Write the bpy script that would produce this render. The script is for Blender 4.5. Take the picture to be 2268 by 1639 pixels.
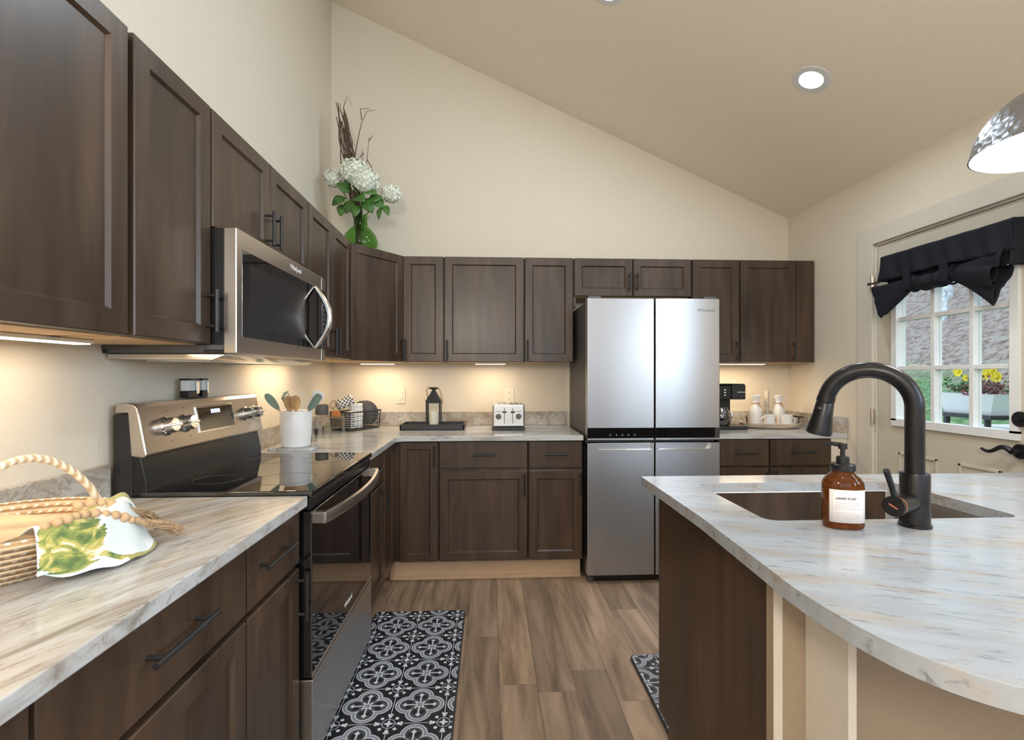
import bpy, bmesh, math, random
from mathutils import Vector, Matrix, noise as mnoise
from mathutils.geometry import tessellate_polygon
random.seed(7)
for o in list(bpy.data.objects): bpy.data.objects.remove(o)
SC = bpy.context.scene
COL = SC.collection
PI = math.pi
R = math.radians

# ------------------------------------------------------------------ camera, world, light, exposure
cam = bpy.data.cameras.new('camera')
cam.sensor_fit = 'HORIZONTAL'; cam.sensor_width = 36.0
cam.lens = 36.0 * 1080.0 / 2268.0
cam.shift_y = 12.5 / 2268.0
cam.clip_start = 0.02
cam_ob = bpy.data.objects.new('camera', cam); COL.objects.link(cam_ob)
cam_ob.location = (0, 0, 1.283)
cam_ob.rotation_euler = (R(90), 0, -math.atan(51 / 1080.0))
SC.camera = cam_ob
SC.view_settings.view_transform = 'Standard'
SC.view_settings.look = 'None'
SC.view_settings.gamma = 1.0
SC.view_settings.exposure = 0.0
SC.view_settings.use_curve_mapping = False

world = bpy.data.worlds.new('world'); SC.world = world; world.use_nodes = True
wn = world.node_tree.nodes; wn['Background'].inputs[0].default_value = (0.70, 0.84, 1.0, 1); wn['Background'].inputs[1].default_value = 2.0

def area(name, loc, rot, sx, sy, power, color, spread=180):
    l = bpy.data.lights.new(name, 'AREA'); l.shape = 'RECTANGLE'; l.size = sx; l.size_y = sy
    l.energy = power; l.color = color; l.spread = R(spread)
    o = bpy.data.objects.new(name, l); COL.objects.link(o); o.location = loc; o.rotation_euler = rot
    return o
COOL = (0.80, 0.90, 1.0); WARM = (1.0, 0.74, 0.44); NEUT = (1.0, 0.95, 0.88)
# added daylight lamps at the made-up rear and right-wall windows, all unseen
area('added_daylight_rear', (-0.175, -3.66, 1.95), (R(100), 0, 0), 1.5, 1.8, 10, COOL)
area('added_daylight_rear', (1.45, -3.66, 1.75), (R(100), 0, 0), 1.2, 1.3, 6, COOL)
area('added_daylight_side', (2.46, -0.10, 1.86), (0, R(98), 0), 1.0, .68, 46, (0.55, 0.77, 1.0))
area('added_daylight_side', (2.46, -1.80, 1.86), (0, R(98), 0), 1.0, .78, 60, (0.55, 0.77, 1.0))

# ------------------------------------------------------------------ node helpers
class N:
    """socket wrapper with arithmetic"""
    nt = None
    def __init__(s, sock): s.s = sock
    @staticmethod
    def m(op, *a):
        n = N.nt.nodes.new('ShaderNodeMath'); n.operation = op
        for i, v in enumerate(a):
            if isinstance(v, N): N.nt.links.new(v.s, n.inputs[i])
            else: n.inputs[i].default_value = v
        return N(n.outputs[0])
    def __add__(s, o): return N.m('ADD', s, o)
    __radd__ = __add__
    def __sub__(s, o): return N.m('SUBTRACT', s, o)
    def __rsub__(s, o): return N.m('SUBTRACT', o, s)
    def __mul__(s, o): return N.m('MULTIPLY', s, o)
    __rmul__ = __mul__
    def __truediv__(s, o): return N.m('DIVIDE', s, o)
def nmin(*a):
    r = a[0]
    for b in a[1:]: r = N.m('MINIMUM', r, b)
    return r
def nmax(*a):
    r = a[0]
    for b in a[1:]: r = N.m('MAXIMUM', r, b)
    return r
def nabs(a): return N.m('ABSOLUTE', a)
def nlt(a, b): return N.m('LESS_THAN', a, b)
def nlen(x, y): return N.m('SQRT', x * x + y * y)
def ramp(nt, fac, stops, interp='LINEAR'):
    n = nt.nodes.new('ShaderNodeValToRGB'); n.color_ramp.interpolation = interp
    e = n.color_ramp.elements
    while len(e) < len(stops): e.new(0.5)
    for i, (p, c) in enumerate(stops):
        e[i].position = p; e[i].color = (c[0], c[1], c[2], 1)
    nt.links.new(fac, n.inputs[0]); return n.outputs[0]
def mixc(nt, fac, a, b, mode='MIX'):
    n = nt.nodes.new('ShaderNodeMix'); n.data_type = 'RGBA'; n.blend_type = mode
    for k, v in ((0, fac), (6, a), (7, b)):
        if hasattr(v, 'is_linked') or isinstance(v, bpy.types.NodeSocket): nt.links.new(v, n.inputs[k])
        elif k == 0: n.inputs[0].default_value = v
        else: n.inputs[k].default_value = (v[0], v[1], v[2], 1)
    return n.outputs[2]
def coords(nt, rot=(0, 0, 0), scale=(1, 1, 1), loc=(0, 0, 0), kind='Object'):
    t = nt.nodes.new('ShaderNodeTexCoord'); m = nt.nodes.new('ShaderNodeMapping')
    m.inputs['Rotation'].default_value = rot; m.inputs['Scale'].default_value = scale; m.inputs['Location'].default_value = loc
    nt.links.new(t.outputs[kind], m.inputs[0]); return m.outputs[0]
def noise(nt, vec, scale=5, detail=4, rough=.5, dist=0.0, out=0):
    n = nt.nodes.new('ShaderNodeTexNoise'); nt.links.new(vec, n.inputs['Vector'])
    n.inputs['Scale'].default_value = scale; n.inputs['Detail'].default_value = detail
    n.inputs['Roughness'].default_value = rough; n.inputs['Distortion'].default_value = dist
    return n.outputs[out]
def bump(nt, bsdf, h, strength=.2, dist=.002):
    b = nt.nodes.new('ShaderNodeBump'); b.inputs['Strength'].default_value = strength; b.inputs['Distance'].default_value = dist
    nt.links.new(h, b.inputs['Height']); nt.links.new(b.outputs[0], bsdf.inputs['Normal'])
def mat(name, color=(.5, .5, .5), rough=.5, metal=0, **kw):
    m = bpy.data.materials.new(name); m.use_nodes = True
    b = m.node_tree.nodes['Principled BSDF']
    b.inputs['Base Color'].default_value = (*color, 1); b.inputs['Roughness'].default_value = rough; b.inputs['Metallic'].default_value = metal
    for k, v in kw.items():
        k = k.replace('_', ' ')
        if k == 'Emission Color': v = (*v, 1)
        b.inputs[k].default_value = v
    return m, m.node_tree, b
def speckle(name, color, rough=.5, metal=0, amt=.06, scale=40, bmp=.05, **kw):
    """a plain material with a faint procedural mottling"""
    m, nt, b = mat(name, color, rough, metal, **kw)
    f = noise(nt, coords(nt), scale, 3)
    c = ramp(nt, f, [(.3, [v * (1 - amt) for v in color]), (.7, [min(1, v * (1 + amt)) for v in color])])
    nt.links.new(c, b.inputs['Base Color'])
    if bmp: bump(nt, b, f, bmp, .001)
    return m

M = {}
# painted surfaces
M['wall'] = speckle('wall_paint', (.73, .665, .56), .85, amt=.02, scale=90, bmp=.04)
M['ceil'] = speckle('ceiling_paint', (.87, .79, .66), .8, amt=.02, scale=60, bmp=.05)
M['trim'] = speckle('trim_paint', (.66, .62, .55), .45, amt=.02, bmp=0)
M['door'] = speckle('door_paint', (.60, .56, .47), .4, amt=.02, bmp=0)
M['sash'] = speckle('white_sash', (.78, .80, .82), .4, amt=.02, bmp=0)
M['kick'] = speckle('toe_kick_paint', (.56, .40, .27), .6, amt=.06, scale=12, bmp=0)
M['tan'] = speckle('wall_paint_shaded', (.34, .265, .19), .8, amt=.02, scale=60, bmp=.03)  # bar-top shade put into the wall colour of the knee wall
M['plastic_white'] = speckle('ivory_plastic', (.78, .72, .60), .4, amt=.02, bmp=0)

def wood(name, cols, sc, rough=.36, bm=.12, coat=.10):
    m, nt, b = mat(name, cols[1], rough)
    v = coords(nt, scale=sc)
    f = noise(nt, v, 1.0, 7, .6, .6)
    v2 = coords(nt, scale=(sc[0] * .25, sc[1] * .25, sc[2] * .6))
    g = noise(nt, v2, 1.0, 3, .5, 1.5)
    n1 = ramp(nt, f, [(.3, cols[0]), (.5, cols[1]), (.72, cols[2])])
    n2 = ramp(nt, g, [(.35, (.72, .72, .72)), (.65, (1.15, 1.1, 1.05))])
    c = mixc(nt, 1.0, n1, n2, 'MULTIPLY'); nt.links.new(c, b.inputs['Base Color'])
    b.inputs['Coat Weight'].default_value = coat; b.inputs['Coat Roughness'].default_value = .22
    bump(nt, b, f, bm, .001)
    return m
M['wood'] = wood('espresso_wood', [(.038, .022, .013), (.058, .035, .022), (.085, .054, .035)], (16, 16, 1.6))
M['maple'] = wood('raw_maple', [(.60, .40, .20), (.70, .48, .26), (.76, .56, .32)], (3, 3, 3), .6, .05, 0)
M['ltwood'] = wood('light_wood', [(.50, .27, .10), (.60, .34, .14), (.68, .42, .20)], (30, 30, 6), .5, .1, 0)
M['board'] = wood('pale_board', [(.66, .48, .30), (.74, .56, .37), (.80, .62, .42)], (8, 30, 8), .6, .1, 0)
M['greywood'] = wood('weathered_wood', [(.36, .30, .24), (.48, .41, .34), (.60, .54, .46)], (5, 30, 30), .7, .2, 0)
M['bark'] = speckle('twig_bark', (.12, .075, .05), .8, amt=.5, scale=60, bmp=.3)

# granite: long streaks that run in one direction over each slab
def streaks(nt, ang, scale, loc=(0, 0, 0)):
    v = coords(nt, rot=(0, 0, -ang)); m = nt.nodes.new('ShaderNodeMapping'); m.inputs['Scale'].default_value = scale; m.inputs['Location'].default_value = loc
    nt.links.new(v, m.inputs[0]); return m.outputs[0]
def granite(name, ang, warm=0.0, stretch=(1.6, 9, 9), blotch=False, hi=((.52, .52, .52), (.60, .61, .625))):
    m, nt, b = mat(name, (.7, .7, .7), .16)
    v = streaks(nt, ang, stretch)
    a = noise(nt, v, 1.3, 8, .62, .9)
    base = ramp(nt, a, [(.30, (.27, .24, .21)), (.40, (.42, .40, .38)), (.50, hi[0]), (.72, hi[1])])
    w = noise(nt, streaks(nt, ang, (stretch[0] * .7, stretch[1] * .55, 5), (3, 1, 2)), 1.1, 4, .5, .6)
    wm = ramp(nt, w, [(.40, (0, 0, 0)), (.66, (1, 1, 1))])
    base = mixc(nt, wm, base, mixc(nt, 1.0, base, (.93, .83, .70) if warm else (.90, .90, .90), 'MULTIPLY'))
    # fine dark dashes
    d = noise(nt, streaks(nt, ang, (stretch[0] * 3.2, stretch[1] * 3.0, 26), (5, 7, 0)), 1.6, 6, .7, .3)
    dm = ramp(nt, d, [(.33, (1, 1, 1)), (.44, (0, 0, 0))])
    base = mixc(nt, dm, base, (.30, .24, .19) if warm else (.24, .25, .27))
    if blotch:
        vz = noise(nt, coords(nt, scale=(4, 4, 6)), 1.2, 6, .6, 1.6)
        bm_ = ramp(nt, vz, [(.36, (1, 1, 1)), (.47, (.12, .12, .12)), (.5, (.9, .9, .9)), (.53, (.0, .0, .0)), (.66, (.35, .35, .35))])
        base = mixc(nt, bm_, base, (.32, .27, .22))
    nt.links.new(base, b.inputs['Base Color'])
    return m
M['gr_left'] = granite('granite_left_slab', R(66), 1.0, (3.4, 19, 16))
M['gr_back'] = granite('granite_back_slab', R(2), 0.0, (1.2, 8, 9))
M['gr_isl'] = granite('granite_bar_slab', R(-22), 0.0, (2.6, 12, 12), False, ((.39, .425, .47), (.45, .485, .54)))
M['gr_splash'] = granite('granite_splash', R(10), 1.0, (2.5, 5, 6), True)

def steel(name, col, rough, tangent=None, aniso=0.0, scl=(2, 2, 120)):
    m, nt, b = mat(name, col, rough, 1.0)
    v = coords(nt, scale=scl); f = noise(nt, v, 1.0, 4, .6)
    r = nt.nodes.new('ShaderNodeMapRange'); nt.links.new(f, r.inputs[0])
    k_ = .04 if aniso else .2
    r.inputs[3].default_value = rough * (1 - k_); r.inputs[4].default_value = rough * (1 + k_)
    nt.links.new(r.outputs[0], b.inputs['Roughness'])
    if aniso:
        b.inputs['Anisotropic'].default_value = aniso
        c = nt.nodes.new('ShaderNodeCombineXYZ')
        for i in range(3): c.inputs[i].default_value = tangent[i]
        nt.links.new(c.outputs[0], b.inputs['Tangent'])
    return m
M['steel'] = steel('brushed_steel', (.60, .59, .58), .30)
M['steel_fridge'] = steel('brushed_steel_fridge', (.51, .51, .53), .32, (0, 0, 1), .80, (1.5, 1.5, 160))
M['steel_warm'] = steel('brushed_steel_range', (.62, .56, .50), .30, None, 0, (2, 2, 90))
M['steel_sink'] = steel('sink_steel', (.66, .65, .64), .36, None, 0, (2, 2, 90))
M['chrome'] = speckle('chrome', (.75, .74, .73), .12, 1.0, amt=.02, bmp=0)
M['pend'] = None
M['black'] = speckle('black_enamel', (.012, .012, .013), .28, amt=.2, bmp=0)
M['blackmat'] = speckle('matt_black_metal', (.018, .018, .019), .42, amt=.2, bmp=.03)
M['bronze'] = speckle('dark_bronze', (.022, .021, .022), .30, .6, amt=.2, bmp=.02)
M['glassblack'] = speckle('black_glass', (.006, .006, .007), .025, amt=.1, bmp=0, Specular_IOR_Level=1.0, IOR=1.7)
M['darkgrey'] = speckle('dark_grey_enamel', (.10, .10, .105), .45, .3, amt=.1, bmp=.05)
M['screen'] = speckle('dark_mesh_screen', (.022, .021, .022), .25, amt=.1, bmp=0)
M['ceramic'] = speckle('white_ceramic', (.74, .74, .74), .35, amt=.03, bmp=.03)
M['marble'] = granite('marble_tray', R(20), 0.0, (6, 14, 14))
M['greyplate'] = speckle('charcoal_glaze', (.10, .10, .105), .5, amt=.1, bmp=.05)
M['sage'] = speckle('sage_silicone', (.16, .23, .19), .5, amt=.06, bmp=0)
M['orange'] = speckle('orange_card', (.72, .26, .08), .6, amt=.1, bmp=0)
M['copper'] = speckle('copper_accent', (.75, .25, .12), .3, .8, amt=.05, bmp=0)
M['candle'] = speckle('candle_wax', (.85, .80, .70), .5, amt=.02, bmp=0, Subsurface_Weight=.2)
M['rope'] = speckle('jute', (.45, .30, .17), .9, amt=.35, scale=120, bmp=.5)
M['bead'] = speckle('bead_wood', (.58, .38, .21), .55, amt=.15, scale=30, bmp=.05)
M['leaf'] = speckle('leaf_green', (.06, .16, .03), .45, amt=.5, scale=14, bmp=.1)
M['petal'] = speckle('white_petal', (.80, .84, .74), .7, amt=.08, scale=50, bmp=0)
M['yellow'] = speckle('yellow_petal', (.85, .68, .02), .6, amt=.1, bmp=0)
M['twine'] = speckle('twine', (.42, .22, .12), .9, amt=.2, bmp=.2)
M['brushedtrim'] = speckle('lamp_trim', (.72, .73, .75), .5, amt=.02, bmp=0)
M['soil'] = speckle('soil', (.03, .02, .015), .9, amt=.4, bmp=.3)
M['mauve'] = speckle('mauve_foliage', (.25, .09, .10), .7, amt=.5, bmp=0)
M['paper'] = speckle('label_paper', (.80, .74, .72), .6, amt=.02, bmp=0)
M['ink'] = speckle('printed_ink', (.05, .05, .055), .6, amt=.1, bmp=0)
M['greyink'] = speckle('pale_ink', (.48, .44, .44), .6, amt=.1, bmp=0)
M['mark'] = speckle('etched_mark', (.16, .16, .18), .5, amt=.05, bmp=0)
M['whitemark'] = speckle('white_mark', (.75, .76, .78), .5, amt=.05, bmp=0)
M['siding'] = speckle('blue_siding', (.20, .30, .34), .6, amt=.1, bmp=0)
M['trunk'] = speckle('pale_bark', (.62, .66, .68), .9, amt=.4, scale=9, bmp=.3)

def emis(name, col, s):
    m, nt, b = mat(name, (.9, .9, .9), .5)
    b.inputs['Emission Color'].default_value = (*col, 1); b.inputs['Emission Strength'].default_value = s
    return m
M['led'] = emis('led_disc', (1.0, .98, .95), 14)
M['strip'] = emis('led_strip', (1.0, .82, .58), 7)
M['bulb'] = emis('lamp_bulb', (1, .97, .93), 20)
M['lcd'] = emis('clock_digits', (.55, .60, .95), 1.2)

def glass(name, tint=(1, 1, 1), ior=1.45, frac=1.0):
    """thin clear sheet: mostly transparent, Fresnel reflection"""
    m = bpy.data.materials.new(name); m.use_nodes = True; nt = m.node_tree
    nt.nodes.remove(nt.nodes['Principled BSDF']); out = nt.nodes['Material Output']
    t = nt.nodes.new('ShaderNodeBsdfTransparent'); t.inputs[0].default_value = (*tint, 1)
    g = nt.nodes.new('ShaderNodeBsdfGlossy'); g.inputs['Roughness'].default_value = .02; g.inputs[0].default_value = (1, 1, 1, 1)
    f = nt.nodes.new('ShaderNodeFresnel'); f.inputs[0].default_value = ior
    ge = nt.nodes.new('ShaderNodeNewGeometry'); mu = nt.nodes.new('ShaderNodeMath'); mu.operation = 'MULTIPLY_ADD'   # Fresnel on the outer face only
    mu2 = nt.nodes.new('ShaderNodeMath'); mu2.operation = 'SUBTRACT'; mu2.inputs[0].default_value = 1.0; nt.links.new(ge.outputs['Backfacing'], mu2.inputs[1])
    mu.inputs[2].default_value = 0.0; nt.links.new(f.outputs[0], mu.inputs[0]); nt.links.new(mu2.outputs[0], mu.inputs[1])
    mx = nt.nodes.new('ShaderNodeMixShader'); nt.links.new(mu.outputs[0], mx.inputs[0])
    nt.links.new(t.outputs[0], mx.inputs[1]); nt.links.new(g.outputs[0], mx.inputs[2]); nt.links.new(mx.outputs[0], out.inputs[0])
    return m
M['pane'] = glass('window_pane', (.97, .99, .99), 1.35)
M['tumbler'] = glass('clear_glass', (.96, .97, .97), 1.35)
M['greenglass'] = glass('green_glass', (.62, .80, .50), 1.4)
M['amber'], _nt, _b = mat('amber_glass', (.20, .055, .008), .04, 0, Transmission_Weight=.6, IOR=1.3)

# blanket fabric black
m, nt, b = mat('black_cloth', (.012, .014, .020), .75, 0, Specular_IOR_Level=.2)
bump(nt, b, noise(nt, coords(nt), 350, 2), .3, .001); M['cloth_black'] = m

# hammered metal shade
m, nt, b = mat('hammered_metal', (.36, .38, .42), .28, 1.0)
v = nt.nodes.new('ShaderNodeTexVoronoi'); v.inputs['Scale'].default_value = 60; nt.links.new(coords(nt), v.inputs['Vector'])
bump(nt, b, v.outputs['Distance'], .55, .004); M['pend'] = m
M['pend_in'] = speckle('white_enamel', (.9, .88, .85), .4, amt=.01, bmp=0)

# plank floor: 0.155 m wide boards running away from the camera
m, nt, b = mat('plank_floor', (.3, .22, .15), .42); N.nt = nt
tc = nt.nodes.new('ShaderNodeTexCoord'); sp = nt.nodes.new('ShaderNodeSeparateXYZ'); nt.links.new(tc.outputs['Object'], sp.inputs[0])
X, Y = N(sp.outputs[0]), N(sp.outputs[1])
W_ = .155; u = (X + .11 + W_ * 20) / W_; ci = N.m('FLOOR', u); cf = u - ci
wn1 = nt.nodes.new('ShaderNodeTexWhiteNoise'); wn1.noise_dimensions = '1D'; nt.links.new(ci.s, wn1.inputs['W'])
r = Y / 1.2 + N(wn1.outputs[0]) * 1.0 + 20.0; ri = N.m('FLOOR', r); rf = r - ri
pid = ci * 17.31 + ri * 3.77
wn2 = nt.nodes.new('ShaderNodeTexWhiteNoise'); wn2.noise_dimensions = '1D'; nt.links.new(pid.s, wn2.inputs['W'])
cv = nt.nodes.new('ShaderNodeCombineXYZ'); nt.links.new((X * 14.0).s, cv.inputs[0]); nt.links.new((Y * 1.3).s, cv.inputs[1]); nt.links.new(pid.s, cv.inputs[2])
g1 = noise(nt, cv.outputs[0], 1.0, 8, .62, .7)
cv2 = nt.nodes.new('ShaderNodeCombineXYZ'); nt.links.new((X * 4.0).s, cv2.inputs[0]); nt.links.new((Y * .9).s, cv2.inputs[1]); nt.links.new(pid.s, cv2.inputs[2])
g2 = noise(nt, cv2.outputs[0], 1.0, 3, .5, 1.2)
basec = ramp(nt, g1, [(.30, (.135, .093, .064)), (.5, (.29, .212, .150)), (.70, (.43, .33, .245))])
tone = ramp(nt, wn2.outputs[0], [(0, (.78, .76, .76)), (.5, (1, 1, 1)), (1, (1.22, 1.18, 1.12))])
c = mixc(nt, 1, basec, tone, 'MULTIPLY')
c = mixc(nt, 1, c, ramp(nt, g2, [(.3, (.82, .80, .80)), (.7, (1.14, 1.1, 1.1))]), 'MULTIPLY')
seam = nmax(nlt(nmin(cf, 1.0 - cf), .010), nlt(nmin(rf, 1.0 - rf), .0012))
c = mixc(nt, (seam * .55).s, c, (.09, .06, .04)); nt.links.new(c, b.inputs['Base Color'])
bump(nt, b, g1, .08, .001); M['floor'] = m

# patterned kitchen mat: 0.2 m tiles of quatrefoils and crossed rings, white and grey on near black
def mat_pattern(name, ox, oy):
    m, nt, b = mat(name, (.02, .02, .03), .42); N.nt = nt
    tc = nt.nodes.new('ShaderNodeTexCoord'); sp = nt.nodes.new('ShaderNodeSeparateXYZ'); nt.links.new(tc.outputs['Object'], sp.inputs[0])
    T = .2
    fx = N.m('FRACT', (N(sp.outputs[0]) + ox) / T + 50.0) - .5
    fy = N.m('FRACT', (N(sp.outputs[1]) + oy) / T + 50.0) - .5
    ax, ay = nabs(fx), nabs(fy)
    # quatrefoil around the cell centre: four lobes
    mx_, mn_ = nmax(ax, ay), nmin(ax, ay)
    dl = nlen(mx_ - .225, mn_) - .190                  # distance to nearest lobe
    def band(d, c, w): return nlt(nabs(d - c), w)
    grey = band(dl, .012, .026)
    white = nmax(band(dl, -.024, .009), band(dl, .046, .008))
    # dark petals pairs inside lobes with white stems between
    petal = nlt(nlen((mx_ - .21) * 1.0, (mn_ - .072) * 1.5), .068)
    stem = nmax(nlt(mn_, .013) * nlt(nabs(mx_ - .20), .13), nlt(nabs(mx_ - .275) + nabs(mn_) * .8, .042))
    ctr = nlt(nlen(ax - .075, ay - .075), .022)
    ingrey = nlt(dl, -.03) * .0
    # crossed ring at the cell corners
    cx_, cy_ = .5 - ax, .5 - ay
    rc = nlen(cx_, cy_)
    ring = band(rc, .115, .013)
    cross = nmax(nlt(nlen(cx_ * .55, cy_ * 1.6), .045), nlt(nlen(cx_ * 1.6, cy_ * .55), .045))
    dmx, dmn = nmax(cx_, cy_), nmin(cx_, cy_)
    fleur = nmax(nlt(nlen(dmx - .19, (dmn) * 1.0), .036), nlt(nlen(cx_ - .135, cy_ - .135), .034), nlt(nabs(dmx - .235) + nabs(dmn - .03), .028))
    fleur = nmax(fleur, nlt(dmn, .006) * nlt(.1, dmx))
    outside = nlt(.055, dl)
    fleur = fleur * outside
    wsum = nmax(white, stem * nlt(dl, -.03), ctr, cross, fleur)
    gsum = nmax(grey, ring)
    dark = petal * nlt(dl, -.03)
    fine = noise(nt, tc.outputs['Object'], 400, 2)
    c = mixc(nt, gsum.s, (.014, .016, .024), (.25, .28, .34))
    c = mixc(nt, (nlt(dl, -.03) * .25).s, c, (.22, .25, .30))
    c = mixc(nt, (dark).s, c, (.012, .014, .022))
    c = mixc(nt, wsum.s, c, (.66, .70, .77))
    nt.links.new(c, b.inputs['Base Color']); bump(nt, b, fine, .3, .001)
    return m
M['mat1'] = mat_pattern('patterned_mat_face', .0, .03)
M['mat2'] = mat_pattern('patterned_mat_face_b', .06, .0)
M['mat_edge'] = speckle('mat_edge_rubber', (.03, .032, .036), .6, amt=.1, bmp=0)

# woven seagrass
m, nt, b = mat('woven_seagrass', (.68, .48, .28), .75); N.nt = nt
w = nt.nodes.new('ShaderNodeTexWave'); w.wave_type = 'BANDS'; w.bands_direction = 'Z'; w.inputs['Scale'].default_value = 26; w.inputs['Distortion'].default_value = .4
nt.links.new(coords(nt), w.inputs['Vector'])
br = noise(nt, coords(nt, scale=(1, 1, 1)), 60, 2)
tcb = nt.nodes.new('ShaderNodeTexCoord'); spb = nt.nodes.new('ShaderNodeSeparateXYZ'); nt.links.new(tcb.outputs['Object'], spb.inputs[0])
bx_, by_, bz_ = N(spb.outputs[0]), N(spb.outputs[1]), N(spb.outputs[2])
ang = N.m('ARCTAN2', by_, bx_)
row = N.m('FLOOR', bz_ * 83.0)
st = N.m('SINE', ang * 60.0 + row * 3.1416)
stm = nlt(.45, st) * nlt(.35, N.m('SINE', bz_ * 83.0 * 6.2832))
c = mixc(nt, w.outputs[1], (.42, .26, .13), (.80, .58, .36))
c = mixc(nt, (stm * .8).s, c, (.88, .80, .68)); nt.links.new(c, b.inputs['Base Color'])
bump(nt, b, w.outputs[1], .8, .004); M['weave'] = m
m, nt, b = mat('wrapped_handle', (.8, .66, .46), .7)
w = nt.nodes.new('ShaderNodeTexWave'); w.inputs['Scale'].default_value = 22; w.bands_direction = 'Y'; nt.links.new(coords(nt), w.inputs['Vector'])
nt.links.new(mixc(nt, w.outputs[1], (.60, .42, .24), (.90, .80, .62)), b.inputs['Base Color']); bump(nt, b, w.outputs[1], .6, .003); M['wrap'] = m

# towel: cream with leafy green print and olive border (driven by the cloth's own UV)
m, nt, b = mat('printed_towel', (.8, .8, .76), .85, 0, Sheen_Weight=.2); N.nt = nt
uvn = nt.nodes.new('ShaderNodeTexCoord'); sp = nt.nodes.new('ShaderNodeSeparateXYZ'); nt.links.new(uvn.outputs['UV'], sp.inputs[0])
U, V = N(sp.outputs[0]), N(sp.outputs[1])
f = noise(nt, coords(nt, scale=(1, 1, 1), kind='UV'), 9, 5, .6, .8)
leafc = ramp(nt, f, [(.38, (.10, .16, .05)), (.5, (.25, .30, .08)), (.58, (.55, .45, .12)), (.66, (.75, .72, .55))])
blob = nlt(nlen((U - .58) * .8, (V - .17) * 1.5) + (N(f) - .5) * .25, .26)
stem = nlt(nabs(V - .30 - (U - .80) * .9), .035) * nlt(U, .93) * nlt(.76, U)
c = mixc(nt, nmax(blob, stem).s, (.70, .76, .76), leafc)
c = mixc(nt, nmax(nlt(.93, U) * nlt(.42, V), nlt(.84, V)).s, c, (.36, .34, .12))
dots = nlt(nlen(U - .45, V - .70), .03)
c = mixc(nt, dots.s, c, (.08, .12, .2))
nt.links.new(c, b.inputs['Base Color']); bump(nt, b, noise(nt, coords(nt), 300, 2), .2, .001); M['towel'] = m

def cloth_pattern(name, kind):
    m, nt, b = mat(name, (.8, .8, .8), .85); N.nt = nt
    tc = nt.nodes.new('ShaderNodeTexCoord'); sp = nt.nodes.new('ShaderNodeSeparateXYZ'); nt.links.new(tc.outputs['Object'], sp.inputs[0])
    X, Y, Z = [N(q) for q in sp.outputs]
    if kind == 'check':
        a = N.m('SINE', X * 260.0 + Z * 60.0); d = N.m('SINE', Z * 240.0 - X * 60.0)
        c = mixc(nt, nlt(.15, a * d).s, (.78, .77, .75), (.03, .03, .035))
    elif kind == 'grid':
        a = nmax(nlt(.93, N.m('SINE', X * 330.0)), nlt(.93, N.m('SINE', Z * 330.0)))
        c = mixc(nt, (a * .7).s, (.78, .79, .80), (.35, .36, .38))
    else:
        a = nlt(.45, N.m('SINE', Z * 420.0 + N.m('SINE', X * 90.0) * .9))
        c = mixc(nt, a.s, (.80, .77, .74), (.06, .055, .06))
    nt.links.new(c, b.inputs['Base Color']); return m
M['check'] = cloth_pattern('black_check_cloth', 'check')
M['grid'] = cloth_pattern('grid_cloth', 'grid')
M['stripe'] = cloth_pattern('striped_cloth', 'stripe')

# grass into leaf litter as the bank rises
m, nt, b = mat('lawn_and_litter', (.2, .3, .1), .95); N.nt = nt
tc = nt.nodes.new('ShaderNodeTexCoord'); sp = nt.nodes.new('ShaderNodeSeparateXYZ'); nt.links.new(tc.outputs['Object'], sp.inputs[0])
g = noise(nt, tc.outputs['Object'], 9, 6, .7)
grass = ramp(nt, g, [(.35, (.05, .12, .035)), (.5, (.14, .26, .10)), (.62, (.26, .38, .18)), (.70, (.44, .34, .20))])
l = noise(nt, tc.outputs['Object'], 7, 8, .75)
lit = ramp(nt, l, [(.34, (.10, .07, .055)), (.47, (.30, .22, .18)), (.56, (.46, .38, .34)), (.66, (.26, .32, .22)), (.74, (.60, .56, .52))])
h = N(sp.outputs[0]) + (N(noise(nt, tc.outputs['Object'], .8, 3)) - .5) * 3.0
hm = ramp(nt, (h / 16.0).s, [(.52, (0, 0, 0)), (.60, (1, 1, 1))])
nt.links.new(mixc(nt, hm, grass, lit), b.inputs['Base Color']); bump(nt, b, g, 1.0, .05); M['lawn'] = m

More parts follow.
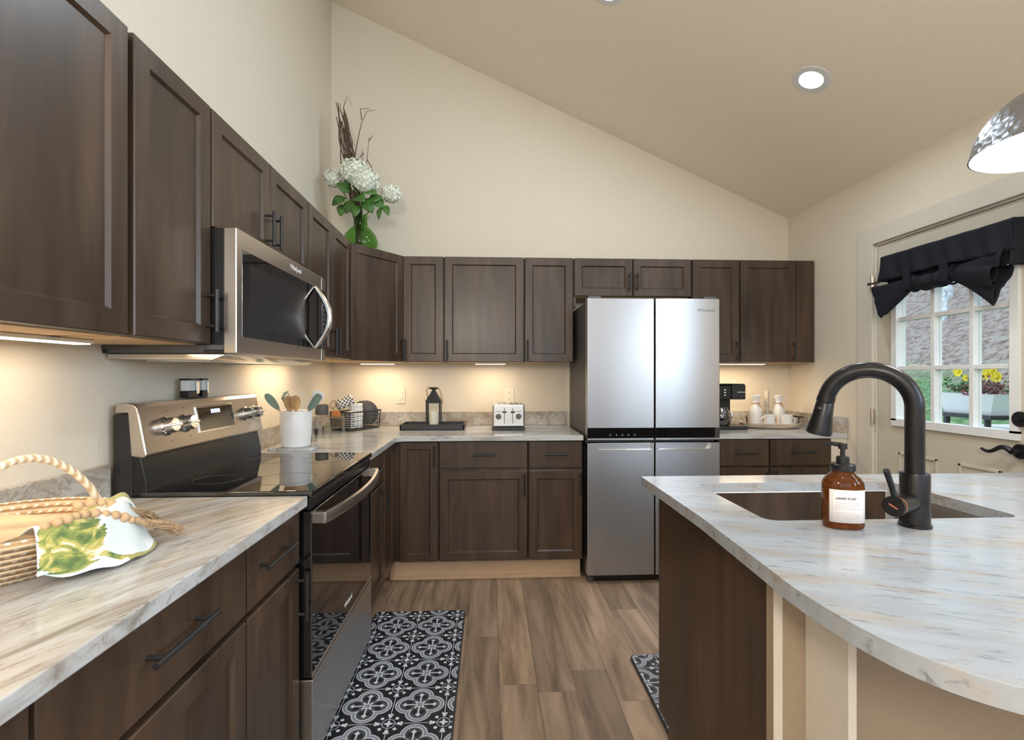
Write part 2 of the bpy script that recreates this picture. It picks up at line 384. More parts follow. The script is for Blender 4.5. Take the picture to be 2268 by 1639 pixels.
# ------------------------------------------------------------------ mesh helpers
ORG = {}
class MB:
    def __init__(s): s.v = []; s.f = []; s.uv = None
    def add(s, vs, fs):
        n = len(s.v); s.v += [Vector(p) for p in vs]; s.f += [tuple(i + n for i in f) for f in fs]; return s
    def box(s, x0, x1, y0, y1, z0, z1, M4=None):
        vs = [Vector((x, y, z)) for z in (z0, z1) for y in (y0, y1) for x in (x0, x1)]
        if M4: vs = [M4 @ q for q in vs]
        return s.add(vs, [(0, 2, 3, 1), (4, 5, 7, 6), (0, 1, 5, 4), (2, 6, 7, 3), (0, 4, 6, 2), (1, 3, 7, 5)])
    def prism(s, poly, z0, z1, F=lambda a, b, c: (a, b, c)):
        """poly of (a,b) extruded over c"""
        n = len(poly)
        vs = [F(a, b, z0) for a, b in poly] + [F(a, b, z1) for a, b in poly]
        fs = [tuple(range(n))[::-1], tuple(range(n, 2 * n))] + [(i, (i + 1) % n, n + (i + 1) % n, n + i) for i in range(n)]
        return s.add(vs, fs)
    def slab(s, outer, holes, z0, z1):
        loops = [outer] + holes
        flat = [q for l in loops for q in l]
        tris = tessellate_polygon([[Vector((a, b, 0)) for a, b in l] for l in loops])
        n = len(flat)
        vs = [(a, b, z0) for a, b in flat] + [(a, b, z1) for a, b in flat]
        fs = [tuple(t) for t in tris] + [tuple(n + i for i in t) for t in tris]
        k = 0
        for l in loops:
            m_ = len(l)
            for i in range(m_):
                j = (i + 1) % m_; fs.append((k + i, k + j, n + k + j, n + k + i))
            k += m_
        return s.add(vs, fs)
    def lathe(s, prof, c=(0, 0, 0), seg=32, axis=Vector((0, 0, 1)), sx=1, sy=1, closed=False):
        q = Vector((0, 0, 1)).rotation_difference(Vector(axis)).to_matrix()
        vs = []; fs = []
        for r_, z in prof:
            for k in range(seg):
                a = 2 * PI * k / seg
                vs.append(Vector(c) + q @ Vector((r_ * math.cos(a) * sx, r_ * math.sin(a) * sy, z)))
        for i in range(len(prof) - 1):
            for k in range(seg):
                j = (k + 1) % seg
                fs.append((i * seg + k, i * seg + j, (i + 1) * seg + j, (i + 1) * seg + k))
        if not closed:
            if prof[0][0] > 1e-5: fs.append(tuple(range(seg))[::-1])
            if prof[-1][0] > 1e-5: fs.append(tuple((len(prof) - 1) * seg + k for k in range(seg)))
        return s.add(vs, fs)
    def cyl(s, a, b, r_, seg=16, r2=None):
        a, b = Vector(a), Vector(b); d = b - a
        return s.lathe([(r_, 0), (r2 if r2 is not None else r_, d.length)], a, seg, d.normalized())
    def tube(s, pts, r_, seg=10, closed=False, caps=True):
        pts = [Vector(p) for p in pts]; n = len(pts)
        rs = r_ if isinstance(r_, (list, tuple)) else [r_] * n
        vs = []; fs = []; up = None
        for i, p in enumerate(pts):
            if closed: t = pts[(i + 1) % n] - pts[i - 1]
            else: t = pts[min(i + 1, n - 1)] - pts[max(i - 1, 0)]
            t.normalize()
            if up is None:
                up = Vector((0, 0, 1)) if abs(t.z) < .9 else Vector((1, 0, 0))
            up = (up - t * up.dot(t)).normalized(); w_ = t.cross(up)
            for k in range(seg):
                a = 2 * PI * k / seg
                vs.append(p + (up * math.cos(a) + w_ * math.sin(a)) * rs[i])
        m_ = n if closed else n - 1
        for i in range(m_):
            for k in range(seg):
                j = (k + 1) % seg; i2 = (i + 1) % n
                fs.append((i * seg + k, i * seg + j, i2 * seg + j, i2 * seg + k))
        if not closed and caps:
            fs.append(tuple(range(seg))[::-1]); fs.append(tuple((n - 1) * seg + k for k in range(seg)))
        return s.add(vs, fs)
    def sphere(s, c, r_, seg=14, rings=9, sx=1, sy=1, sz=1):
        prof = [(math.sin(PI * i / rings) * r_, -math.cos(PI * i / rings) * r_ * sz) for i in range(rings + 1)]
        prof[0] = (0.0002, prof[0][1]); prof[-1] = (0.0002, prof[-1][1])
        return s.lathe(prof, c, seg, sx=sx, sy=sy)
    def grid(s, F, nu, nv, uv=False):
        vs = [F(i / nu, j / nv) for j in range(nv + 1) for i in range(nu + 1)]
        fs = [(j * (nu + 1) + i, j * (nu + 1) + i + 1, (j + 1) * (nu + 1) + i + 1, (j + 1) * (nu + 1) + i) for j in range(nv) for i in range(nu)]
        if uv: s.uv = [(i / nu, j / nv) for j in range(nv + 1) for i in range(nu + 1)]
        return s.add(vs, fs)
    def build(s, name, material, parent=None, bevel=0, smooth=True, local=False, solid=0, segs=2, sub=0, angle=32):
        me = bpy.data.meshes.new(name)
        off = Vector((0, 0, 0))
        if parent is not None and not local: off = ORG.get(parent.name, Vector((0, 0, 0)))
        me.from_pydata([tuple(p - off) for p in s.v], [], s.f)
        if s.uv:
            l = me.uv_layers.new(name='UVMap')
            for lp in me.loops: l.data[lp.index].uv = s.uv[lp.vertex_index]
        bm = bmesh.new(); bm.from_mesh(me); bmesh.ops.recalc_face_normals(bm, faces=bm.faces); bm.to_mesh(me); bm.free()
        if smooth:
            for p in me.polygons: p.use_smooth = True
            me.set_sharp_from_angle(angle=R(angle))
        me.materials.append(material)
        o = bpy.data.objects.new(name, me); COL.objects.link(o)
        if parent is not None: o.parent = parent; ORG[o.name] = off
        if solid:
            md = o.modifiers.new('solid', 'SOLIDIFY'); md.thickness = solid; md.offset = 0
        if bevel:
            md = o.modifiers.new('bevel', 'BEVEL'); md.width = bevel; md.segments = segs; md.limit_method = 'ANGLE'; md.angle_limit = R(40); md.harden_normals = True
        if sub:
            md = o.modifiers.new('sub', 'SUBSURF'); md.levels = sub; md.render_levels = sub
        return o

def tag(o, label=None, cat=None, group=None, kind=None):
    if label: o['label'] = label
    if cat: o['category'] = cat
    if group: o['group'] = group
    if kind: o['kind'] = kind
    return o
def thing(name, label, cat, loc=(0, 0, 0), rotz=0, group=None):
    o = bpy.data.objects.new(name, None); COL.objects.link(o); o.empty_display_size = .05
    o.location = loc; o.rotation_euler = (0, 0, rotz); ORG[o.name] = Vector(loc)
    return tag(o, label, cat, group)
def copy_tree(o, parent=None):
    c = o.copy(); COL.objects.link(c)
    if parent is not None: c.parent = parent
    for ch in list(o.children): copy_tree(ch, c)
    return c
def struct(name, mb, m_, parent=None, bevel=0, **kw):
    o = mb.build(name, m_, parent, bevel, smooth=kw.get('smooth', False))
    if parent is None: o['kind'] = 'structure'
    return o
def text(s, name, material, parent, loc, rot, size, ext=.0004, squeeze=1.0):
    c = bpy.data.curves.new(name, 'FONT'); c.body = s; c.size = size; c.extrude = ext; c.align_x = 'CENTER'; c.align_y = 'CENTER'
    t = bpy.data.objects.new(name, c); COL.objects.link(t); bpy.context.view_layer.update()
    me = bpy.data.meshes.new_from_object(t.evaluated_get(bpy.context.evaluated_depsgraph_get()))
    bpy.data.objects.remove(t); me.materials.clear(); me.materials.append(material)
    o = bpy.data.objects.new(name, me); COL.objects.link(o); o.parent = parent
    o.location = Vector(loc) - ORG.get(parent.name, Vector((0, 0, 0))); o.rotation_euler = rot; o.scale = (squeeze, 1, 1)
    return o

XL, XR, YB, YR = -1.16, 2.30, 3.65, -3.5         # left, right, back, rear wall faces
def zc(x): return 2.487 + (2.30 - x) * .448       # underside of the sloping ceiling

# ------------------------------------------------------------------ the room
struct('floor', MB().box(XL - .1, XR + .1, YR - .1, YB + .1, -.05, 0), M['floor'])
struct('ceiling', MB().prism([(XL - .12, zc(XL - .12)), (XR + .12, zc(XR + .12)), (XR + .12, zc(XR + .12) + .12), (XL - .12, zc(XL - .12) + .12)], YR - .12, YB + .12, lambda a, b, c: (a, c, b)), M['ceil'])
struct('wall_left', MB().box(XL - .12, XL, YR - .12, YB + .12, 0, zc(XL) + .02), M['wall'])
struct('wall_back', MB().prism([(XL, 0), (XR, 0), (XR, zc(XR)), (XL, zc(XL))], YB, YB + .12, lambda a, b, c: (a, c, b)), M['wall'])
# right wall with the door opening; side windows behind the camera added for light
dy0, dy1, dzt = 1.955, 2.805, 2.065
wr = MB()
for (a, b, z0, z1) in ((YR - .12, -2.2, 0, 2.487), (-1.45, -.45, 0, 2.487), (-2.2, .25, 0, 1.34), (-2.2, .25, 2.4, 2.487), (.25, dy0, 0, 2.487), (dy0, dy1, dzt, 2.487), (dy1, YB + .12, 0, 2.487)):
    wr.box(XR, XR + .12, a, b, z0, z1 + .0)
struct('wall_right', wr, M['wall'])
# rear wall (behind the camera) with two tall windows added to let light in
rear = MB()
rear.box(XL, XR, YR - .12, YR, 0, 1.0)
for (a, b) in ((XL, -.98), (.63, .80), (2.1, XR)): rear.box(a, b, YR - .12, YR, 1.0, 2.9 if a < .7 else 2.5)
rear.box(.63, .80, YR - .12, YR, 2.45, 2.9).box(.80, XR, YR - .12, YR, 2.45, 2.5)
rear.prism([(XL, 2.9), (.80, 2.9), (.80, zc(.8)), (XL, zc(XL))], YR - .12, YR, lambda a, b, c: (a, c, b))
rear.prism([(.80, 2.5), (XR, 2.486), (XR, zc(XR)), (.80, zc(.8))], YR - .12, YR, lambda a, b, c: (a, c, b))
struct('wall_rear', rear, M['wall'])
def winframe(name, x0, x1, z0, z1, y):
    f = MB()
    for (a, b, c_, d) in ((x0, x1, z0, z0 + .05), (x0, x1, z1 - .05, z1), (x0, x0 + .05, z0, z1), (x1 - .05, x1, z0, z1), ((x0 + x1) / 2 - .02, (x0 + x1) / 2 + .02, z0, z1)):
        f.box(a, b, y - .05, y, c_, d)
    struct(name, f, M['sash'])
winframe('added_window_1', -.98, .63, 1.0, 2.9, YR - .02)
winframe('added_window_2', .80, 2.1, 1.0, 2.45, YR - .02)
for (nm, p, q) in (('added_window_3', -2.2, -1.45), ('added_window_4', -.45, .25)):  # unseen side windows, invented to light the room and streak the refrigerator
    f = MB()
    for (a, b, c_, d) in ((p, q, 1.34, 1.38), (p, q, 2.36, 2.4), (p, p + .04, 1.34, 2.4), (q - .04, q, 1.34, 2.4)): f.box(XR + .03, XR + .08, a, b, c_, d)
    struct(nm, f, M['sash'])
# baseboard on the right wall between door and cabinets
struct('baseboard_right', MB().box(XR - .014, XR, 2.93, 3.03, 0, .09), M['trim'])
struct('baseboard_back', MB().box(-.62, .583, 3.098, 3.1145, 0, .1345).box(-.62, .583, 3.086, 3.098, 0, .022), M['kick'], bevel=.002)

# door casing
cs = MB()
cs.box(XR - .018, XR, dy1, dy1 + .115, 0, dzt + .10)
cs.box(XR - .018, XR, dy0 - .115, dy0, 0, dzt + .10)
cs.box(XR - .018, XR, dy0, dy1, dzt, dzt + .10)
cs.box(XR, XR + .12, dy1 - .012, dy1, 0, dzt); cs.box(XR, XR + .12, dy0, dy0 + .012, 0, dzt); cs.box(XR, XR + .12, dy0, dy1, dzt - .012, dzt)
struct('trim_1', cs, M['trim'], bevel=.002)
# the door itself: slab with a nine-light window and moulded panels
dr = thing('door_1', 'cream door with nine-pane window beside the corner counter', 'door', (XR + .012, 2.38, 0)); dr['kind'] = 'structure'
for k in ('label', 'category'): del dr[k]
a0, a1 = dy0 + .016, dy1 - .016
wy0, wy1, wz0, wz1 = 2.035, 2.655, 1.03, 1.895
D = MB(); dx0, dx1 = XR + .008, XR + .048
D.box(dx0, dx1, a0, wy0, .01, dzt - .015).box(dx0, dx1, wy1, a1, .01, dzt - .015).box(dx0, dx1, wy0, wy1, .01, wz0).box(dx0, dx1, wy0, wy1, wz1, dzt - .015)
D.build('door_slab', M['door'], dr, smooth=False)
for (p0, p1) in ((2.085, 2.29), (2.40, 2.64)):
    Q = MB()
    for (a, b, c_, d) in ((p0, p1, .84, .855), (p0, p1, .18, .195), (p0, p0 + .015, .18, .855), (p1 - .015, p1, .18, .855)): Q.box(dx0 - .007, dx0, a, b, c_, d)
    Q.box(dx0 - .005, dx0, p0 + .05, p1 - .05, .23, .80)
    Q.build('door_panel', M['door'], dr, bevel=.003)
Q = MB()
for (a, b, c_, d) in ((wy0 - .025, wy1 + .025, wz0 - .03, wz0 + .01), (wy0 - .025, wy1 + .025, wz1 - .01, wz1 + .03), (wy0 - .025, wy0 + .01, wz0, wz1), (wy1 - .01, wy1 + .025, wz0, wz1)): Q.box(dx0 - .016, dx1 + .003, a, b, c_, d)
fr = Q.build('window_frame', M['sash'], dr, smooth=False)
Q = MB()
for y in (2.227, 2.431): Q.box(dx0 - .004, dx1, y - .011, y + .011, wz0, wz1)
for z in (1.325, 1.60): Q.box(dx0 - .003, dx1 - .001, wy0, wy1, z - .011, z + .011)
Q.build('glazing_bars', M['sash'], fr, bevel=.002)
for (ya, yb) in ((wy0 + .01, 2.216), (2.238, 2.42), (2.442, wy1 - .01)):
    for (za, zb) in ((wz0 + .01, 1.314), (1.336, 1.589), (1.611, wz1 - .01)):
        MB().box(XR + .030, XR + .033, ya, yb, za, zb).build('window_pane', M['pane'], dr, smooth=False)
for z in (1.04, 1.83, .25):
    h = MB().box(XR - .022, XR - .016, dy1 - .022, dy1 + .006, z - .045, z + .045); h.cyl((XR - .024, dy1 - .008, z - .05), (XR - .024, dy1 - .008, z + .05), .006, 10)
    h.build('hinge', M['steel_warm'], dr, bevel=.001)
hn = MB().cyl((dx0 + .001, 2.0, .955), (dx0 - .018, 2.0, .955), .032, 24).cyl((dx0 - .015, 2.0, .955), (dx0 - .058, 2.0, .955), .012, 14)
hn.tube([(dx0 - .055, 2.0 + .13 * t, .955 + .016 * math.sin(t * 6.0) * (1 - .2 * t)) for t in [i / 14 for i in range(15)]], [.013 - .007 * i / 14 for i in range(15)], 10)
hn.build('lever_handle', M['black'], dr)
MB().cyl((dx0 + .001, 2.0, 1.095), (dx0 - .020, 2.0, 1.095), .033, 24).cyl((dx0 - .018, 2.0, 1.095), (dx0 - .032, 2.0, 1.095), .012, 12).build('deadbolt', M['black'], dr)
# door-side curtain
cu = thing('curtain', 'short black tie-up window valance hung over the door window', 'curtain', (2.24, 2.35, 1.95))
def folds(y, z): return .006 * math.sin(y * 31 + z * 9) + .004 * math.sin(y * 67 - z * 21)
def flap(u_, v_):
    y = 2.685 - u_ * .713; z = 1.958 - v_ * .135
    return Vector((2.238 - .012 * v_ + folds(y, z) * (.3 + v_), y, z - .006 * math.sin(u_ * 9) * v_))
MB().grid(flap, 60, 10).build('top_flap', M['cloth_black'], cu, solid=.006)
def side(u_, v_): return Vector((2.228 + u_ * .072, 1.978 - .016 * u_ - .01 * math.sin(v_ * 5), 1.958 - v_ * (.20 + .0 * u_)))
def side2(u_, v_): return Vector((2.238 + u_ * .062, 2.685, 1.958 - v_ * .14))
MB().grid(side, 6, 14).build('side_return', M['cloth_black'], cu, solid=.006)
MB().grid(side2, 6, 10).build('side_return', M['cloth_black'], cu, solid=.006)
rl = MB()
n = 40
pts = []; rs = []
for i in range(n + 1):
    t = i / n; y = 2.50 - t * .26
    pts.append((2.245, y, 1.782 - .02 * math.sin(t * PI))); rs.append(.040 + .004 * math.sin(t * 20))
rl.tube(pts, rs, 18)
rl.build('gathered_roll', M['cloth_black'], cu)
def flare(c0, c1, r0, ry, rz, ph, nf):
    def F(u_, v_):
        a = u_ * 2 * PI; t = v_
        w_ = 1 + (.30 * math.sin(nf * a + ph) + .12 * math.sin((nf + 3) * a)) * t ** 1.2
        cx = Vector(c0).lerp(Vector(c1), t)
        ax = (Vector(c1) - Vector(c0)).normalized(); s1 = Vector((1, 0, 0)); s2 = ax.cross(s1)
        rr = r0 + (ry - r0) * t; r2 = r0 + (rz - r0) * t
        return cx + s1 * (math.cos(a) * rr * w_ * .55) + s2 * (math.sin(a) * r2 * w_)
    return F
MB().grid(flare((2.245, 2.50, 1.775), (2.235, 2.69, 1.69), .034, .05, .085, .4, 3), 60, 16).build('left_flare', M['cloth_black'], cu, solid=.005)
MB().grid(flare((2.245, 2.24, 1.775), (2.235, 2.03, 1.725), .036, .075, .095, 1.4, 4), 72, 16).build('right_flare', M['cloth_black'], cu, solid=.005)
MB().grid(flare((2.245, 2.20, 1.77), (2.232, 2.06, 1.735), .02, .04, .055, 2.4, 4), 60, 12).build('inner_ruffle', M['cloth_black'], cu, solid=.005)
def under(u_, v_):
    y = 2.66 - u_ * .65; z = 1.84 - v_ * .07
    return Vector((2.262 + folds(y, z), y, z))
MB().grid(under, 40, 8).build('back_cloth', M['cloth_black'], cu, solid=.004)
for y in (2.475, 2.265):
    MB().tube([(2.245 + .046 * math.cos(a), y + .004 * math.sin(a), 1.79 + .062 * math.sin(a)) for a in [2 * PI * i / 24 for i in range(24)]], .006, 8, True).add([(2.198, y - .022, 1.83), (2.198, y + .022, 1.83), (2.198, y + .022, 1.74), (2.198, y - .022, 1.74), (2.206, y - .022, 1.83), (2.206, y + .022, 1.83), (2.206, y + .022, 1.74), (2.206, y - .022, 1.74)], [(0, 1, 2, 3), (4, 5, 6, 7), (0, 1, 5, 4), (1, 2, 6, 5), (2, 3, 7, 6), (3, 0, 4, 7)]).build('tie_band', M['cloth_black'], cu, bevel=.002)
rod = thing('curtain_rod', 'thin black curtain rod end poking out left of the valance', 'rod', (2.25, 2.76, 1.83))
MB().cyl((2.258, 1.97, 1.948), (2.258, 2.70, 1.948), .005, 10).build('rod', M['blackmat'], rod)
MB().cyl((2.262, 2.70, 1.828), (2.262, 2.80, 1.828), .004, 10).sphere((2.262, 2.803, 1.828), .009).sphere((2.262, 2.70, 1.828), .009).cyl((2.262, 2.75, 1.828), (2.285, 2.75, 1.828), .004, 8).cyl((2.262, 2.745, 1.70), (2.262, 2.745, 1.83), .0016, 6).build('holdback', M['blackmat'], rod)

# ------------------------------------------------------------------ cabinets
class Frame:
    def __init__(s, O, U): s.O = Vector(O); s.U = Vector(U).normalized(); s.N = s.U.cross(Vector((0, 0, 1)))
    def __call__(s, u_, v_, n_): return s.O + s.U * u_ + Vector((0, 0, v_)) + s.N * n_
def fbox(F, u0, u1, v0, v1, n0, n1, mb=None):
    mb = mb or MB()
    vs = [F(a, b, c_) for b in (v0, v1) for c_ in (n0, n1) for a in (u0, u1)]
    return mb.add(vs, [(0, 2, 3, 1), (4, 5, 7, 6), (0, 1, 5, 4), (2, 6, 7, 3), (0, 4, 6, 2), (1, 3, 7, 5)])
TH = .020
def shaker(F, u0, u1, v0, v1, st=.052):
    mb = MB(); d = .009; e = .007; c_ = .003
    rings = [(0, 0, 0), (0, 0, TH - c_), (c_, c_, TH), (st, st, TH), (st + e * .45, st + e * .45, TH - .004), (st + e, st + e, TH - d)]
    vs = []
    for (iu, iv, n_) in rings:
        for (a, b) in ((u0 + iu, v0 + iv), (u1 - iu, v0 + iv), (u1 - iu, v1 - iv), (u0 + iu, v1 - iv)): vs.append(F(a, b, n_))
    fs = [(3, 2, 1, 0)]
    for i in range(len(rings) - 1):
        for k in range(4):
            j = (k + 1) % 4; fs.append((i * 4 + k, i * 4 + j, (i + 1) * 4 + j, (i + 1) * 4 + k))
    l = (len(rings) - 1) * 4; fs.append((l, l + 1, l + 2, l + 3))
    return mb.add(vs, fs)
def pull(F, u_, v_, L, vert, parent, n0=TH):
    mb = MB(); r_ = .0058; off = .032
    h = L / 2; k = L * .36
    if vert:
        mb.cyl(F(u_, v_ - h, n0 + off), F(u_, v_ + h, n0 + off), r_, 12)
        for s_ in (-k, k): mb.cyl(F(u_, v_ + s_, n0 - .001), F(u_, v_ + s_, n0 + off), r_ * .8, 10)
    else:
        mb.cyl(F(u_ - h, v_, n0 + off), F(u_ + h, v_, n0 + off), r_, 12)
        for s_ in (-k, k): mb.cyl(F(u_ + s_, v_, n0 - .001), F(u_ + s_, v_, n0 + off), r_ * .8, 10)
    return mb.build('handle', M['blackmat'], parent)
def cabinet(name, label, F, w, z0, z1, depth, doors=(), drawers=(), group=None, upper=False, cat='cabinet', body=True, toe=False):
    """F origin sits on the floor line at the left end of the carcass face"""
    base = F(w / 2, z0 if upper else 0, -depth / 2)
    t = thing(name, label, cat, base, 0, group)
    if body:
        mb = fbox(F, 0, w, z0, z1, -depth, 0)
        mb.build('body', M['wood'], t, bevel=.0015)
        if upper: fbox(F, .012, w - .012, z0 - .003, z0 + .0005, -depth + .01, -.02).build('bottom_panel', M['maple'], t, smooth=False)
        else: fbox(F, 0, w, 0, z0, -depth, -.075).build('plinth', M['kick'], t, smooth=False)
    for (u0, u1, v0, v1, hd) in doors:
        d = shaker(F, u0, u1, v0, v1).build('door', M['wood'], t, smooth=False)
        if hd: pull(F, hd[0], hd[1], hd[2], True, d)
    for (u0, u1, v0, v1, hd) in drawers:
        d = fbox(F, u0, u1, v0, v1, 0, TH).build('drawer', M['wood'], t, bevel=.003)
        if hd: pull(F, hd[0], hd[1], hd[2], False, d)
    return t
UB, UT = 1.378, 2.092
g = .003
# left run of wall units (fronts look across the room)
def FL(y0): return Frame((-.855, y0, 0), (0, 1, 0))
DL = .855 - 1.16 + .0  # carcass depth (negative number below)
depL = 1.16 - .855 - .003
cabinet('wall_cabinet', 'largest dark wall cabinet nearest the camera, cut by the left edge', FL(.56), .615, UB, UT, depL, [(.003, .612, UB, UT, None)], upper=True, group='dark upper cabinets')
cabinet('wall_cabinet', 'narrow dark wall cabinet just left of the microwave with a vertical pull', FL(1.185), .325, UB, UT, depL, [(.006, .322, UB, UT, (.294, 1.475, .125))], upper=True, group='dark upper cabinets')
cabinet('wall_cabinet', 'short two-door dark cabinet right above the microwave', FL(1.514), .786, 1.735, UT, depL, [(.003, .390, 1.735, UT, (.352, 1.835, .13)), (.395, .783, 1.735, UT, (.416, 1.835, .13))], upper=True, group='dark upper cabinets')
cabinet('wall_cabinet', 'narrow two-door dark wall cabinet between microwave and corner unit', FL(2.305), .69, UB, UT, depL, [(.003, .343, UB, UT, (.310, 1.465, .14)), (.347, .687, UB, UT, (.378, 1.465, .14))], upper=True, group='dark upper cabinets')
# corner unit, front set at an angle
pA, pB = Vector((-.855, 3.000, 0)), Vector((-.585, 3.350, 0))
Fd = Frame(pA, pB - pA); wd = (pB - pA).length
t = thing('corner_wall_cabinet', 'angled dark corner wall cabinet under the vase of flowers', 'cabinet', (-.9, 3.4, UB), 0, 'dark upper cabinets')
poly = [(-1.157, 3.000), (-.855, 3.000), (-.585, 3.350), (-.585, 3.647), (-1.157, 3.647)]
MB().prism(poly, UB, UT).build('body', M['wood'], t, bevel=.0015)
MB().prism([(-1.147, 3.01), (-.86, 3.01), (-.60, 3.36), (-.60, 3.64), (-1.147, 3.64)], UB - .003, UB + .0005).build('bottom_panel', M['maple'], t, smooth=False)
d = shaker(Fd, .012, wd - .014, UB, UT).build('door', M['wood'], t, smooth=False)
pull(Fd, wd - .040, 1.465, .14, True, d)
# back run of wall units
FYU = 3.35; depB = YB - FYU - .003
def FB(x0): return Frame((x0, FYU, 0), (1, 0, 0))
cabinet('wall_cabinet', 'slim single-door dark wall cabinet right of the angled corner unit', FB(-.584), .278, UB, UT, depB, [(.004, .274, UB, UT, (.024, 1.455, .14))], upper=True, group='dark upper cabinets')
cabinet('wall_cabinet', 'widest dark wall cabinet, above the lantern and toaster', FB(-.305), .546, UB, UT, depB, [(.003, .542, UB, UT, (.021, 1.455, .14))], upper=True, group='dark upper cabinets')
cabinet('wall_cabinet', 'single-door dark wall cabinet just left of the refrigerator', FB(.243), .338, UB, UT, depB, [(.003, .335, UB, UT, (.021, 1.455, .14))], upper=True, group='dark upper cabinets')
cabinet('wall_cabinet', 'short two-door dark cabinet above the refrigerator', FB(.584), .825, 1.832, UT, depB, [(.004, .409, 1.832, UT, (.385, 1.93, .12)), (.414, .821, 1.832, UT, (.438, 1.93, .12))], upper=True, group='dark upper cabinets')
cabinet('wall_cabinet', 'narrow dark wall cabinet right of the refrigerator above the coffee maker', FB(1.411), .342, UB, UT, depB, [(.004, .338, UB, UT, (.316, 1.455, .14))], upper=True, group='dark upper cabinets')
t = cabinet('wall_cabinet', 'rightmost dark wall cabinet, above the round serving tray', FB(1.755), .532, UB, UT, depB, [(.003, .402, UB, UT, (.380, 1.455, .14))], upper=True, group='dark upper cabinets')
fbox(FB(1.755), .405, .532, UB, UT, 0, TH).build('filler_strip', M['wood'], t, bevel=.001)
# crown gap piece above fridge side
tag(fbox(FB(.584), .0, .016, 1.76, 1.831, -depB, 0).build('gable_strip', M['wood'], None, smooth=False), 'dark wooden strip between the refrigerator top and the short cabinets', 'strip')

# base units
KZ = .135; DT = .694; DRB, DRT = .711, .874
def FLb(y0): return Frame((-.600, y0, 0), (0, 1, 0))
depLb = 1.16 - .60 - .003
cabinet('base_cabinet', 'dark base cabinet end of the run nearest the camera', FLb(.25), .398, KZ, .880, depLb, [(.003, .395, .138, DT, (.03, .6, .14))], [(.003, .395, DRB, DRT, (.2, .80, .18))], group='dark base cabinets')
cabinet('base_cabinet', 'wide dark drawer and door base cabinet under the woven basket', FLb(.65), .549, KZ, .880, depLb, [(.003, .546, .138, DT, None)], [(.003, .546, DRB, DRT, (.275, .803, .19))], group='dark base cabinets')
cabinet('base_cabinet', 'narrow dark base cabinet just before the range, drawer over door', FLb(1.201), .325, KZ, .880, depLb, [(.003, .322, .138, DT, (.295, .615, .14))], [(.003, .322, DRB, DRT, (.130, .803, .18))], group='dark base cabinets')
cabinet('base_cabinet', 'narrow dark base cabinet just beyond the range beside the inner corner', FLb(2.303), .425, KZ, .880, depLb, [(.003, .422, .138, DT, (.392, .60, .14))], [(.003, .422, DRB, DRT, (.215, .803, .15))], group='dark base cabinets')
# corner base unit: L-shaped carcass, two full-height leaves
t = thing('corner_base_cabinet', 'dark L-shaped corner base cabinet in the inner corner of the counter', 'cabinet', (-.85, 3.3, 0), 0, 'dark base cabinets')
poly = [(-1.157, 2.730), (-.600, 2.730), (-.600, 3.040), (-.312, 3.040), (-.312, 3.647), (-1.157, 3.647)]
MB().prism(poly, KZ, .880).build('body', M['wood'], t, smooth=False)
MB().prism([(-1.157, 2.73), (-.675, 2.73), (-.675, 3.13), (-.312, 3.13), (-.312, 3.647), (-1.157, 3.647)], 0, KZ).build('plinth', M['kick'], t, smooth=False)
F1 = Frame((-.600, 2.730, 0), (0, 1, 0)); F2 = Frame((-.600, 3.040, 0), (1, 0, 0))
shaker(F1, .003, .285, .138, .874, .045).build('door', M['wood'], t, smooth=False)
d = shaker(F2, .052, .283, .138, .874, .045).build('door', M['wood'], t, smooth=False)
pull(F2, .265, .785, .14, True, d)
def FBb(x0): return Frame((x0, 3.04, 0), (1, 0, 0))
depBb = YB - 3.04 - .003
cabinet('base_cabinet', 'wide dark base cabinet on the back wall below the black tray', FBb(-.309), .550, KZ, .880, depBb, [(.004, .546, .138, DT, (.528, .61, .14))], [(.004, .546, DRB, DRT, (.275, .797, .14))], group='dark base cabinets')
cabinet('base_cabinet', 'dark base cabinet just left of the refrigerator below the toaster', FBb(.244), .342, KZ, .880, depBb, [(.004, .338, .138, DT, (.322, .61, .14))], [(.004, .338, DRB, DRT, (.172, .797, .14))], group='dark base cabinets')
cabinet('base_cabinet', 'dark base cabinet just right of the refrigerator below the coffee maker', FBb(1.447), .336, KZ, .880, depBb, [(.004, .332, .138, DT, (.31, .61, .14))], [(.004, .332, DRB, DRT, (.18, .797, .14))], group='dark base cabinets')
t = cabinet('base_cabinet', 'rightmost dark base cabinet on the back wall, below the round serving tray', FBb(1.784), .408, KZ, .880, depBb, [(.004, .404, .138, DT, (.03, .61, .14))], [(.004, .404, DRB, DRT, (.205, .800, .15))], group='dark base cabinets')
tag(MB().box(2.193, 2.298, 3.03, 3.05, 0, .880).build('filler_panel', M['wall'], None, smooth=False), 'painted filler panel between the last base cabinet and the door wall', 'panel')

